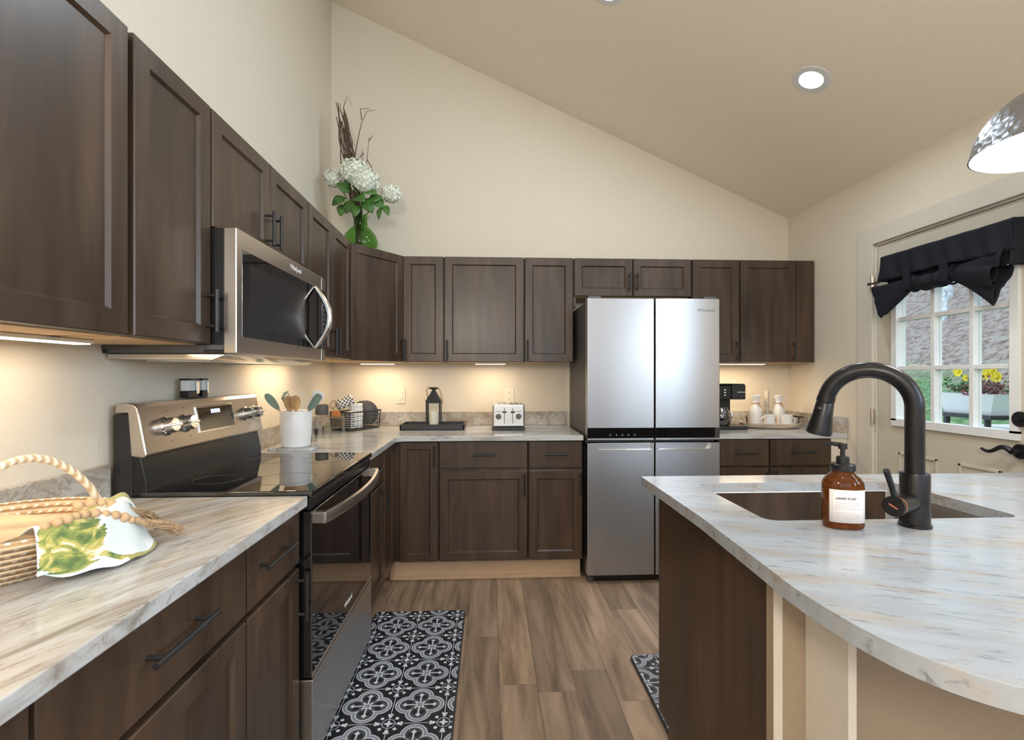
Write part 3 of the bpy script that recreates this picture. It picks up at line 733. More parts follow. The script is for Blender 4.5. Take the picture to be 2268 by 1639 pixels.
# ------------------------------------------------------------------ worktops
CT0, CT1 = .882, .914
def top_(name, label, mb, m_, splash):
    t = thing(name, label, 'countertop', tuple(mb.v[0]), 0)
    mb.build('slab', m_, t, bevel=.004, smooth=False)
    for s_ in splash: MB().box(*s_).build('backsplash', M['gr_splash'], t, bevel=.002, smooth=False)
    return t
top_('countertop', 'streaked granite countertop slab at lower left, under the woven basket', MB().slab([(XL + .002, .22), (-.556, .22), (-.556, 1.526), (XL + .002, 1.526)], [], CT0, CT1), M['gr_left'], [(XL + .001, XL + .021, .22, 1.526, CT1 + .0005, 1.015)])
top_('countertop', 'L-shaped granite countertop running from the range round to the refrigerator', MB().slab([(XL + .002, 2.304), (-.556, 2.304), (-.556, 2.955), (-.520, 2.988), (.584, 2.988), (.584, YB - .002), (XL + .002, YB - .002)], [], CT0, CT1), M['gr_back'],
     [(XL + .001, XL + .021, 2.304, YB - .022, CT1 + .0005, 1.015), (XL + .001, .584, YB - .021, YB - .001, CT1 + .0005, 1.015)])
top_('countertop', 'short granite countertop right of the refrigerator under the coffee maker', MB().slab([(1.447, 3.02), (2.285, 3.02), (2.298, 3.02), (2.298, YB - .002), (1.447, YB - .002)], [], CT0, CT1), M['gr_back'],
     [(1.447, XR - .001, YB - .021, YB - .001, CT1 + .0005, 1.015), (XR - .021, XR - .001, 3.02, YB - .022, CT1 + .0005, 1.015)])

# ------------------------------------------------------------------ electric range
rg = thing('range', 'steel and black glass electric range set between the granite countertops', 'range', (-.85, 1.915, 0))
ry0, ry1 = 1.535, 2.297
MB().box(-1.14, -.60, ry0, ry1, .02, .905).build('body', M['black'], rg, bevel=.003)
MB().box(-1.06, -.545, ry0 - .002, ry1 + .002, .905, .927).build('cooktop', M['glassblack'], rg, bevel=.004)
# burner rings printed on the glass
for (bx0, by0, rr) in ((-.70, 1.72, .10), (-.70, 2.11, .085), (-.93, 1.72, .075), (-.93, 2.11, .095)):
    MB().tube([(bx0 + rr * math.cos(a), by0 + rr * math.sin(a), .9268) for a in [2 * PI * i / 48 for i in range(48)]], .0008, 4, True).build('burner_ring', M['darkgrey'], rg)
# backguard: black riser, steel console leaning back
MB().prism([(-1.135, .90), (-1.045, .90), (-1.045, .955), (-1.062, 1.035), (-1.135, 1.035)], ry0 + .004, ry1 - .004, lambda a, b, c: (a, c, b)).build('riser', M['black'], rg, bevel=.004)
MB().box(-1.14, -1.085, ry0 + .001, ry1 - .001, .90, 1.165).build('rear_cover', M['blackmat'], rg, bevel=.002)
prof = [(-1.135, 1.168), (-1.135, 1.186), (-1.128, 1.198), (-1.10, 1.201), (-1.078, 1.197), (-1.067, 1.185), (-1.040, 1.038), (-1.052, 1.030), (-1.088, 1.035), (-1.098, 1.168)]
con = MB().prism(prof, ry0 - .001, ry1 + .001, lambda a, b, c: (a, c, b)).build('console', M['steel_warm'], rg, bevel=.006, segs=3)
nf = Vector((.9835, 0, .181)).normalized()       # console face normal
def onface(z): return -1.067 + (1.185 - z) * (.027 / .147)
for y in (1.645, 1.745, 2.165, 2.24):
    z = 1.118; c0 = Vector((onface(z), y, z)) - nf * .001
    kb = MB().lathe([(.031, 0), (.031, .006), (.026, .010), (.025, .030), (.022, .034)], c0, 28, nf).build('knob', M['chrome'], con)
    MB().box(-.004, .004, -.025, .025, .012, .040, Matrix.Translation(c0) @ Vector((0, 0, 1)).rotation_difference(nf).to_matrix().to_4x4()).build('grip', M['chrome'], kb, bevel=.002)
def facebox(y0, y1, z0, z1, n0, n1):
    mb = MB(); vs = []
    for z in (z0, z1):
        for k in (n0, n1):
            for y in (y0, y1): vs.append(Vector((onface(z), y, z)) + nf * k)
    return mb.add(vs, [(0, 2, 3, 1), (4, 5, 7, 6), (0, 1, 5, 4), (2, 6, 7, 3), (0, 4, 6, 2), (1, 3, 7, 5)])
facebox(1.815, 2.065, 1.075, 1.170, -.002, .0035).build('bezel', M['chrome'], con, bevel=.001)
facebox(1.822, 2.058, 1.081, 1.164, .003, .0045).build('display', M['glassblack'], con, bevel=.001)
for (dy_, dw) in ((1.905, .006), (1.915, .012), (1.931, .012), (1.947, .006), (1.956, .010)):
    facebox(dy_, dy_ + dw, 1.140, 1.155, .0045, .0052).build('clock_digit', M['lcd'], con, smooth=False)
for (y, z) in ((1.66, 1.165), (1.75, 1.17), (1.66, 1.066), (1.76, 1.070), (2.18, 1.168), (2.18, 1.07)):
    facebox(y, y + .006, z, z + .004, -.001, .0006).build('knob_marking', M['mark'], con, smooth=False)
# oven door, handle and drawer
od = MB().box(-.60, -.548, ry0 + .004, ry1 - .004, .345, .862).build('oven_door', M['glassblack'], rg, bevel=.004)
MB().box(-.60, -.552, ry0 + .002, ry1 - .002, .866, .903).build('vent_trim', M['black'], rg, bevel=.003)
MB().box(-.549, -.5465, ry0 + .004, ry1 - .004, .345, .358).build('steel_strip', M['steel_warm'], od, bevel=.001)
hp = []
for i in range(25):
    t = i / 24; y = ry0 + .015 + t * (ry1 - ry0 - .03)
    hp.append((-.515 + .040 * math.sin(PI * t) ** .8, y, .838))
hb = MB()
vs = []; fs = []
for (x, y, z) in hp:
    vs += [Vector((x - .010, y, z - .018)), Vector((x + .004, y, z - .018)), Vector((x + .008, y, z - .002)), Vector((x + .004, y, z + .018)), Vector((x - .010, y, z + .018))]
for i in range(24):
    for k in range(5):
        j = (k + 1) % 5; fs.append((i * 5 + k, i * 5 + j, (i + 1) * 5 + j, (i + 1) * 5 + k))
fs += [(0, 1, 2, 3, 4), (120, 121, 122, 123, 124)]
hb.add(vs, fs)
for y in (ry0 + .025, ry1 - .025): hb.box(-.552, -.512, y - .014, y + .014, .822, .856)
hb.build('oven_handle', M['steel'], od, bevel=.002)
MB().box(-.60, -.546, ry0 + .004, ry1 - .004, .075, .338).build('storage_drawer', M['steel'], rg, bevel=.003)
MB().box(-1.10, -.62, ry0 + .02, ry1 - .02, 0, .021).build('feet_plinth', M['blackmat'], rg, smooth=False)
text('Whirlpool', 'brand_mark', M['whitemark'], rg, (-.5475, 1.93, .405), (R(90), 0, R(90)), .024)

# small canister set standing behind the range console, on top of it
for (y, w, lab) in ((1.868, .062, 'larger glass and black salt cellar on top of the range console'), (1.942, .034, 'smaller chrome and black shaker on top of the range console')):
    s_ = thing('spice_jar', lab, 'jar', (-1.112, y, 1.2015), 0)
    MB().box(-1.130, -1.096, y - w / 2, y + w / 2, 1.2015, 1.226).build('base', M['black'], s_, bevel=.003)
    MB().box(-1.128, -1.098, y - w / 2 + .002, y + w / 2 - .002, 1.2262, 1.266).build('jar_body', M['ceramic'], s_, bevel=.003)
    MB().box(-1.131, -1.095, y - w / 2 - .001, y + w / 2 + .001, 1.2662, 1.2725).build('lid', M['black'], s_, bevel=.002)
    MB().box(-1.096, -1.090, y + w * .15, y + w * .42, 1.215, 1.262).build('clip', M['chrome'], s_, bevel=.002)

# ------------------------------------------------------------------ microwave
mw = thing('microwave', 'stainless over-the-range microwave mounted under the short cabinets', 'microwave', (-.95, 1.905, 1.344))
my0, my1 = 1.516, 2.300
MB().box(-1.157, -.800, my0, my1, 1.350, 1.731).build('body', M['black'], mw, bevel=.003)
MB().box(-1.157, -.80, my0 - .002, my0 - .0002, 1.362, 1.376).box(-1.14, -.86, my0 - .0015, my0 - .0002, 1.352, 1.374).build('side_vent', M['darkgrey'], mw, bevel=.0005)
md = MB().box(-.7995, -.760, my0 - .008, my1 - .075 + .03, 1.350, 1.731).build('door', M['steel_warm'], mw, bevel=.004)
MB().box(-.7995, -.760, my1 - .043, my1 + .002, 1.350, 1.731).build('control_frame', M['steel_warm'], mw, bevel=.003)
MB().box(-.7605, -.7585, 1.540, my1 - .046, 1.402, 1.672).build('door_glass', M['glassblack'], md, bevel=.0008)
MB().box(-.7605, -.7585, my1 - .040, my1 - .008, 1.402, 1.672).build('control_panel', M['glassblack'], mw, bevel=.0008)
MB().box(-.7586, -.7580, 1.585, 2.05, 1.435, 1.635).build('window_screen', M['screen'], md, smooth=False)
for k in range(7): MB().box(-.7586, -.7580, my1 - .030, my1 - .018, 1.47 + k * .022, 1.478 + k * .022).build('button_mark', M['mark'], mw, smooth=False)
MB().tube([(-.757 + .062 * math.sin(PI * t), 2.165, 1.405 + .265 * t) for t in [i / 24 for i in range(25)]], [.008 + .006 * math.sin(PI * i / 24) for i in range(25)], 14).build('handle', M['chrome'], md)
MB().prism([(-1.15, 1.3495), (-.795, 1.3495), (-.84, 1.330), (-1.15, 1.334)], my0 + .01, my1 - .01, lambda a, b, c: (a, c, b)).build('vent_hood', M['chrome'], mw, bevel=.002)
for y in (1.62, 2.06): MB().box(-1.10, -.90, y, y + .16, 1.328, 1.3335).build('grease_filter', M['steel'], mw, bevel=.001)
text('Whirlpool', 'brand_mark', M['whitemark'], md, (-.7595, 1.96, 1.702), (R(90), 0, R(90)), .026)

# ------------------------------------------------------------------ refrigerator
fg = thing('refrigerator', 'tall four-door stainless steel refrigerator against the back wall', 'refrigerator', (1.015, 3.28, 0))
fx0, fx1, fyF = .602, 1.432, 2.965; fm = 1.023
MB().box(fx0 + .003, fx1 - .003, 3.035, 3.63, .035, 1.745).build('body', M['darkgrey'], fg, bevel=.004)
MB().box(fx0 + .02, fx1 - .02, 3.02, 3.60, 0, .036).build('base_grille', M['black'], fg, smooth=False)
for (a, b) in ((fx0, fm - .004), (fm + .004, fx1)):
    d = MB().box(a, b, fyF, 3.028, .885, 1.760).build('upper_door', M['steel_fridge'], fg, bevel=.004, segs=3)
    MB().box(a + .001, b - .001, fyF - .0012, fyF + .001, .898, .962).build('black_band', M['glassblack'], d, smooth=False)
    if a < fm - .01:
        for k, x in enumerate((.745, .783, .820, .857, .897)):
            MB().lathe([(.0055, 0), (.0055, .0006)], (x, fyF - .0012, .918), 10, (0, -1, 0)).build('touch_icon', M['mark'], d, smooth=False)
    # lower doors with the scooped pocket handle
    hx0, hx1 = (a + .065, b - .012) if a < fm - .01 else (a + .004, b - .055)
    zt, zp = .868, .828
    if a < fm - .01: poly = [(a, .055), (b, .055), (b, zt - .0), (hx1, zt), (hx1, zp + .006), (hx1 - .006, zp), (hx0 + .02, zp), (hx0 + .004, zp + .012), (hx0, zt), (a, zt)]
    else: poly = [(a, .055), (b, .055), (b, zt), (hx1, zt), (hx1 - .004, zp + .012), (hx1 - .02, zp), (hx0 + .006, zp), (hx0, zp + .006), (hx0, zt), (a, zt)]
    d2 = MB().prism(poly, fyF, fyF + .024, lambda p, q, c: (p, c, q)).box(a + .001, b - .001, fyF + .022, 3.028, .056, zt - .001).build('lower_door', M['steel_fridge'], fg, bevel=.003)
    ORG_l = MB().tube([(hx0 + .02, fyF + .001, zp + .001), (hx1 - .02, fyF + .001, zp + .001)], .003, 8).build('handle_lip', M['chrome'], d2)
text('Whirlpool', 'brand_mark', M['mark'], fg, (1.345, fyF - .0006, 1.688), (R(90), 0, 0), .026)
for x in (fx0 + .03, fx1 - .03): MB().cyl((x, fyF + .05, 0), (x, fyF + .05, .036), .018, 14).build('foot', M['darkgrey'], fg)
for x in (fx0 + .05, fx1 - .05): MB().box(x - .04, x + .04, 2.985, 3.10, 1.760, 1.776).build('hinge_cover', M['darkgrey'], fg, bevel=.003)

# ------------------------------------------------------------------ bar / sink island
isl = thing('island_cabinet', 'dark sink island cabinet with a painted back wall under the bar', 'cabinet', (1.3, 1.3, 0))
body = MB().prism([(1.0, 0), (1.565, 0), (1.565, .135), (1.655, .135), (1.655, .8815), (1.0, .8815)], .585, .603, lambda a, b, c: (c, a, b))
body.build('end_panel', M['wood'], isl, smooth=False)
MB().box(.603, 2.02, 1.635, 1.655, .115, .8815).box(.603, 2.02, 1.0, 1.635, .115, .135).box(2.0, 2.02, 1.0, 1.635, .135, .8815).build('carcass', M['wood'], isl, smooth=False)
MB().box(.60, 2.02, 1.555, 1.570, 0, .115).build('toe_board', M['trim'], isl, smooth=False)
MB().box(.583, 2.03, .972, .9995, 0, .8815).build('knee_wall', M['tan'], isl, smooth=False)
MB().box(.5815, .600, .9705, .9725, 0, .8815).build('corner_bead', M['trim'], isl, smooth=False)
MB().box(.648, .664, .850, .9715, 0, .815).build('support_board', M['trim'], isl, bevel=.0015, smooth=False)
MB().box(.632, .680, .829, .9715, .815, .8815).build('support_cap', M['trim'], isl, bevel=.0015, smooth=False)
Fi = Frame((2.02, 1.655, 0), (-1, 0, 0))
for (u0, u1) in ((.02, .48), (.485, .94), (.945, 1.40)):
    d = shaker(Fi, u0, u1, .145, .874).build('door', M['wood'], isl, smooth=False); pull(Fi, u1 - .03, .76, .14, True, d)
outer = [(.556, 1.762), (.553, 1.25), (.536, .93), (.531, .84), (.533, .775), (.541, .703), (.556, .643), (.577, .600), (.605, .567), (.640, .540), (.70, .505), (.80, .468), (.95, .437), (1.12, .422), (1.30, .42), (1.48, .432), (1.65, .458), (1.80, .50), (1.93, .56), (2.02, .63), (2.06, .72), (2.07, .85), (2.07, 1.762)]
def rrect(x0, x1, y0, y1, r_, n_=6):
    out = []
    for (cx, cy, a) in ((x1 - r_, y1 - r_, 0), (x0 + r_, y1 - r_, 90), (x0 + r_, y0 + r_, 180), (x1 - r_, y0 + r_, 270)):
        for k in range(n_ + 1): out.append((cx + r_ * math.cos(R(a + 90 * k / n_)), cy + r_ * math.sin(R(a + 90 * k / n_))))
    return out
# smooth the curved bar edge (Catmull-Rom through the outline, corners kept)
def crom(P_, n_=4):
    out = []
    for i in range(len(P_) - 1):
        p0 = P_[max(i - 1, 0)]; p1 = P_[i]; p2 = P_[i + 1]; p3 = P_[min(i + 2, len(P_) - 1)]
        for k in range(n_):
            t = k / n_
            out.append(tuple(.5 * (2 * p1[j] + (p2[j] - p0[j]) * t + (2 * p0[j] - 5 * p1[j] + 4 * p2[j] - p3[j]) * t * t + (3 * p1[j] - p0[j] - 3 * p2[j] + p3[j]) * t ** 3) for j in range(2)))
    return out + [P_[-1]]
sm = [outer[0]] + crom(outer[1:22]) + [outer[22]]
sink_hole = rrect(.708, 1.392, 1.208, 1.640, .035)
it = thing('bar_countertop', 'large curved-edge granite bar top with a sink cut-out at lower right', 'countertop', (1.3, 1.1, .914))
MB().slab(sm, [sink_hole], CT0, CT1).build('slab', M['gr_isl'], it, bevel=.004, smooth=False)
sk = thing('sink', 'undermount stainless steel single-bowl sink in the bar top', 'sink', (1.05, 1.42, .68))
o_ = rrect(.700, 1.400, 1.200, 1.648, .045); i_ = rrect(.704, 1.396, 1.204, 1.644, .042); b_ = rrect(.715, 1.385, 1.215, 1.633, .06)
S = MB(); n_ = len(o_)
vs = [(a, b, .8812) for a, b in rrect(.67, 1.43, 1.17, 1.634 + .0, .05)] + [(a, b, .8812) for a, b in i_] + [(a, b, .70) for a, b in i_] + [(a, b, .684) for a, b in b_]
fs = [tuple(3 * n_ + k for k in range(n_))]
for r0 in range(3):
    for k in range(n_):
        j = (k + 1) % n_; fs.append((r0 * n_ + k, r0 * n_ + j, (r0 + 1) * n_ + j, (r0 + 1) * n_ + k))
vs = [(a, b, .8812) for a, b in rrect(.69, 1.41, 1.19, 1.634, .05)] + vs[n_:]
S.add(vs, fs); S.build('basin', M['steel_sink'], sk, solid=.0015)
MB().lathe([(.045, 0), (.045, .003), (.035, .0035), (.030, .001), (.001, .001)], (1.05, 1.42, .685), 28).build('drain', M['chrome'], sk)

# faucet
fc = thing('faucet', 'tall matte black pull-down gooseneck faucet on the bar top', 'faucet', (1.045, 1.15, .914))
MB().lathe([(.034, 0), (.034, .006), (.031, .009), (.0305, .128), (.0295, .131), (.0, .131)], (1.045, 1.15, .914), 36).build('body', M['bronze'], fc)
hd = Vector((-.80, .60, 0)).normalized(); b0 = Vector((1.045, 1.15, 1.045))
reach = .185; rad = reach / 2; zs = 1.205
pts = [b0, b0 + Vector((0, 0, .06))] + [Vector((1.045, 1.15, zs)) + hd * (rad - rad * math.cos(a)) + Vector((0, 0, rad * math.sin(a))) for a in [PI * i / 28 for i in range(27)]]
MB().tube(pts, .0205, 20).build('spout', M['bronze'], fc)
e0 = pts[-1]; ed = (pts[-1] - pts[-2]).normalized()
ed = (ed + hd * -.10).normalized()
hd_ob = MB().lathe([(.0, -.002), (.0215, -.002), (.0218, .012), (.020, .014), (.0215, .018), (.024, .05), (.031, .092), (.031, .098), (.026, .102), (.0, .102)], e0, 28, ed).build('spray_head', M['bronze'], fc)
MB().sphere(e0 + ed * .03 - hd * .0 + Vector((-.02, -.012, 0)), .006, 10, 6).build('button', M['black'], hd_ob)
hdir = Vector((-.90, -.43, 0)).normalized()
v0 = Vector((1.045, 1.15, .975))
MB().cyl(v0 + hdir * .02, v0 + hdir * .092, .0225, 24).build('valve', M['bronze'], fc)
vl = MB().cyl(v0 + hdir * .092, v0 + hdir * .104, .0235, 28).build('lever', M['bronze'], fc)
MB().tube([v0 + hdir * .095 + Vector((0, 0, .015)), v0 + hdir * .112 + Vector((0, 0, .05)), v0 + hdir * .136 + Vector((0, 0, .088))], [.006, .0062, .0068], 12).build('lever_arm', M['bronze'], vl)
MB().lathe([(.0238, -.0012), (.0238, .0012)], v0 + hdir * .0925, 28, hdir).build('copper_ring', M['copper'], fc)
MB().box(-.010, .010, -.0018, .0018, 0, .0006, Matrix.Translation(v0 + hdir * .104) @ hdir.to_track_quat('Z', 'Y').to_matrix().to_4x4() @ Matrix.Rotation(R(-28), 4, 'Z')).build('copper_mark', M['copper'], vl)

# soap bottle
sp_ = thing('soap_bottle', 'amber glass soap pump bottle with a white label, left of the faucet', 'soap dispenser', (.862, 1.150, .9145), R(-14))
def squircle(rx, ry, n_=40, e=.72):
    out = []
    for k in range(n_):
        a = 2 * PI * k / n_; c_, s_ = math.cos(a), math.sin(a)
        out.append((rx * math.copysign(abs(c_) ** e, c_), ry * math.copysign(abs(s_) ** e, s_)))
    return out
def loft(prof, n_=40, e=.72):
    mb = MB(); vs = []; fs = []
    for (rx, ry, z) in prof: vs += [(a, b, z) for a, b in squircle(rx, ry, n_, e)]
    for i in range(len(prof) - 1):
        for k in range(n_):
            j = (k + 1) % n_; fs.append((i * n_ + k, i * n_ + j, (i + 1) * n_ + j, (i + 1) * n_ + k))
    fs += [tuple(range(n_))[::-1], tuple((len(prof) - 1) * n_ + k for k in range(n_))]
    return mb.add(vs, fs)
loft([(.036, .026, 0), (.0425, .031, .003), (.0445, .033, .010), (.0445, .033, .098), (.043, .032, .110), (.036, .028, .122), (.026, .023, .130), (.0225, .0225, .134), (.0225, .0225, .141)], 44, .8).build('bottle', M['amber'], sp_, local=True)
def fy_(x, o=.0004): return -(.033 * (1 - min(1, abs(x / .0445)) ** 2.5) ** .4) - o
lb = MB().grid(lambda u_, v_: Vector((-.0385 + .077 * u_, fy_(-.0385 + .077 * u_), .018 + .078 * v_)), 24, 2).build('label', M['paper'], sp_, local=True, solid=.0005)
def strip_(q, x0, x1, z0, z1):
    n_ = 10; vs = []
    for i in range(n_ + 1):
        x = x0 + (x1 - x0) * i / n_; vs += [(x, fy_(x, .0009), z0), (x, fy_(x, .0009), z1)]
    q.add(vs, [(2 * i, 2 * i + 2, 2 * i + 3, 2 * i + 1) for i in range(n_)])
q = MB()
for (a, b, c_, d) in ((-.034, .034, .0210, .0217), (-.034, .034, .0922, .0929), (-.034, -.0333, .021, .0929), (.0333, .034, .021, .0929)): strip_(q, a, b, c_, d)
q.build('label_border', M['greyink'], lb, local=True, smooth=False)
q = MB()
for k in range(9):
    z = .064 - k * .0046
    if k != 4: strip_(q, -.030, .028 - .006 * ((k * 37) % 3), z, z + .0013)
q.build('small_print', M['greyink'], lb, local=True, smooth=False)
tx = text('HAND SOAP', 'label_text', M['ink'], sp_, (0, 0, 0), (R(90), 0, 0), .0078)
tx.location = (-.007, -.0342, .076); tx.parent = sp_
MB().lathe([(.026, 0), (.027, .002), (.027, .014), (.024, .016), (.0, .016)], (0, 0, .1385), 32).lathe([(.014, 0), (.014, .016), (.012, .018), (.0, .018)], (0, 0, .154), 24).build('pump_collar', M['black'], sp_, local=True)
MB().cyl((0, 0, .17), (0, 0, .196), .0055, 12).cyl((0, 0, .190), (0, 0, .203), .0095, 16).tube([(0, 0, .199), (-.02, .012, .201), (-.036, .022, .193)], [.006, .005, .0035], 10).build('pump', M['black'], sp_, local=True)

# ------------------------------------------------------------------ mats
def kmat(label, x0, x1, y0, y1, m_):
    t = thing('kitchen_mat', label, 'mat', ((x0 + x1) / 2, (y0 + y1) / 2, 0), 0, 'patterned kitchen mats')
    MB().slab(rrect(x0, x1, y0, y1, .03), [], .0002, .012).build('edge', M['mat_edge'], t, bevel=.005, segs=3)
    MB().slab(rrect(x0 + .006, x1 - .006, y0 + .006, y1 - .006, .026), [], .0115, .0135).build('printed_face', m_, t, smooth=False)
kmat('black and white tile-patterned mat on the floor in front of the range', -.605, -.128, 1.40, 2.655, M['mat1'])
kmat('black and white tile-patterned mat mostly hidden behind the island', .638, 1.38, 1.58, 2.195, M['mat2'])

# ------------------------------------------------------------------ ceiling lights and pendant
cn = Vector((-.448, 0, -1)).normalized()
def downlight(x, y, label, power=26, grp='recessed ceiling lights'):
    p = Vector((x, y, zc(x)))
    t = thing('recessed_light', label, 'ceiling light', p, 0, grp)
    MB().lathe([(.056, .001), (.058, .004), (.088, .003), (.090, .0005)], p, 40, cn, closed=True).build('trim_ring', M['brushedtrim'], t)
    MB().lathe([(.0, .0025), (.057, .0025)], p, 36, cn, closed=True).build('diffuser', M['led'], t)
    l = bpy.data.lights.new('recessed_lamp', 'AREA'); l.shape = 'DISK'; l.size = .11; l.energy = power; l.color = (.76, .89, 1.0)
    o = bpy.data.objects.new('recessed_lamp', l); COL.objects.link(o); o.parent = t
    o.location = cn * .02; o.rotation_euler = cn.to_track_quat('-Z', 'Y').to_euler()
    return t
downlight(1.634, 2.40, 'round recessed ceiling light glowing white on the sloped ceiling', 10)
downlight(.60, 2.46, 'recessed ceiling light at the top edge above the refrigerator', 9)
downlight(.60, .6, 'recessed ceiling light above the bar behind the picture', 3)
downlight(-.40, .6, 'recessed ceiling light over the left counter behind the picture', 4)
downlight(.60, -1.6, 'recessed ceiling light over the dining end', 11)

pc = Vector((1.62, 1.30, 1.935))
pn = thing('pendant_lamp', 'hammered grey metal dome pendant lamp at the right edge', 'lamp', pc)
prof = [(.200, 0), (.197, .012), (.190, .045), (.176, .080), (.152, .115), (.118, .145), (.075, .167), (.040, .178), (.030, .185), (.026, .215), (.012, .225)]
MB().lathe(prof, pc, 64, closed=True).build('shade', M['pend'], pn, solid=0)
MB().lathe([(.197, .0005), (.193, .012), (.186, .045), (.172, .080), (.148, .113), (.114, .142), (.072, .163), (.03, .172), (.001, .173)], pc, 64, closed=True).build('shade_lining', M['pend_in'], pn)
MB().lathe([(.001, .03), (.03, .035), (.055, .06), (.055, .08), (.03, .12), (.018, .15), (.018, .17)], pc, 28).build('bulb', M['bulb'], pn)
MB().cyl(pc + Vector((0, 0, .22)), Vector((pc.x, pc.y, zc(pc.x))), .004, 8).build('cord', M['black'], pn)
l = bpy.data.lights.new('pendant_light', 'AREA'); l.shape = 'DISK'; l.size = .34; l.energy = 7; l.color = (1, .95, .88)
o = bpy.data.objects.new('pendant_light', l); COL.objects.link(o); o.parent = pn; o.location = (0, 0, .004)

# globe lamp added unseen behind the camera as warm fill
gc = Vector((-.30, -1.15, 2.02))
ch = thing('globe_fill_lamp', 'warm glass globe fill lamp added unseen behind the camera', 'lamp', gc)
MB().sphere(gc, .12, 28, 16).build('globe', emis('warm_globe', (1, .80, .58), 9), ch)
MB().cyl(gc + Vector((0, 0, .118)), (gc.x, gc.y, zc(gc.x)), .006, 8).build('stem', M['blackmat'], ch)
l = bpy.data.lights.new('globe_fill_light', 'POINT'); l.energy = 290; l.color = (1, .87, .72); l.shadow_soft_size = .15
o = bpy.data.objects.new('globe_fill_light', l); COL.objects.link(o); o.parent = ch

# under-cabinet light bars
def bar(x0, x1, y0, y1, z, label, power, grp='under-cabinet light bars'):
    t = thing('under_cabinet_light', label, 'light', ((x0 + x1) / 2, (y0 + y1) / 2, z), 0, grp)
    MB().box(x0, x1, y0, y1, z - .010, z).build('housing', M['plastic_white'], t, bevel=.002)
    MB().box(x0 + .006, x1 - .006, y0 + .006, y1 - .006, z - .0125, z - .0102).build('diffuser', M['strip'], t, smooth=False)
    l = bpy.data.lights.new('strip_light', 'AREA'); l.shape = 'RECTANGLE'; l.size = x1 - x0 - .01; l.size_y = y1 - y0 - .01; l.energy = power; l.color = (1.0, .76, .47)
    o = bpy.data.objects.new('strip_light', l); COL.objects.link(o); o.parent = t; o.location = (0, 0, -.016)
zb = UB - .0035
bar(-.10, .12, 3.43, 3.475, zb, 'light bar under the widest wall cabinet above the lantern and toaster', 1.3)
bar(1.46, 1.98, 3.40, 3.45, zb, 'long light bar under the cabinets above the coffee maker', 2.6)
bar(-.90, -.66, 3.44, 3.485, zb, 'light bar under the angled corner cabinet', 1.7)
bar(-1.06, -1.01, 2.40, 2.85, zb, 'light bar under the narrow cabinets beyond the microwave', 1.5)
bar(-1.06, -1.01, .75, 1.30, zb, 'light bar under the large cabinet nearest the camera', 1.1)

# wall plates
def plate(x, z, w, kind, label):
    t = thing('wall_plate', label, 'wall plate', (x, YB, z))
    MB().box(x - w / 2, x + w / 2, YB - .006, YB - .0005, z - .060, z + .060).build('plate', M['plastic_white'], t, bevel=.002)
    if kind == 'switch':
        MB().box(x - .017, x + .017, YB - .010, YB - .006, z - .034, z + .034).build('rocker', M['plastic_white'], t, bevel=.002)
    else:
        for dz in (-.022, .022):
            MB().lathe([(.015, 0), (.015, .002)], (x, YB - .006, z + dz), 20, (0, -1, 0)).build('socket', M['plastic_white'], t)
            MB().box(x - .006, x - .004, YB - .0088, YB - .0078, z + dz - .004, z + dz + .006).box(x + .004, x + .006, YB - .0088, YB - .0078, z + dz - .004, z + dz + .006).build('slot', M['ink'], t, smooth=False)
plate(-.655, 1.137, .070, 'switch', 'plain light switch plate on the back wall left of the lantern')
plate(.150, 1.130, .072, 'outlet', 'electrical outlet on the back wall above the toaster')

# ------------------------------------------------------------------ things on the back worktop
ZC = CT1 + .0008
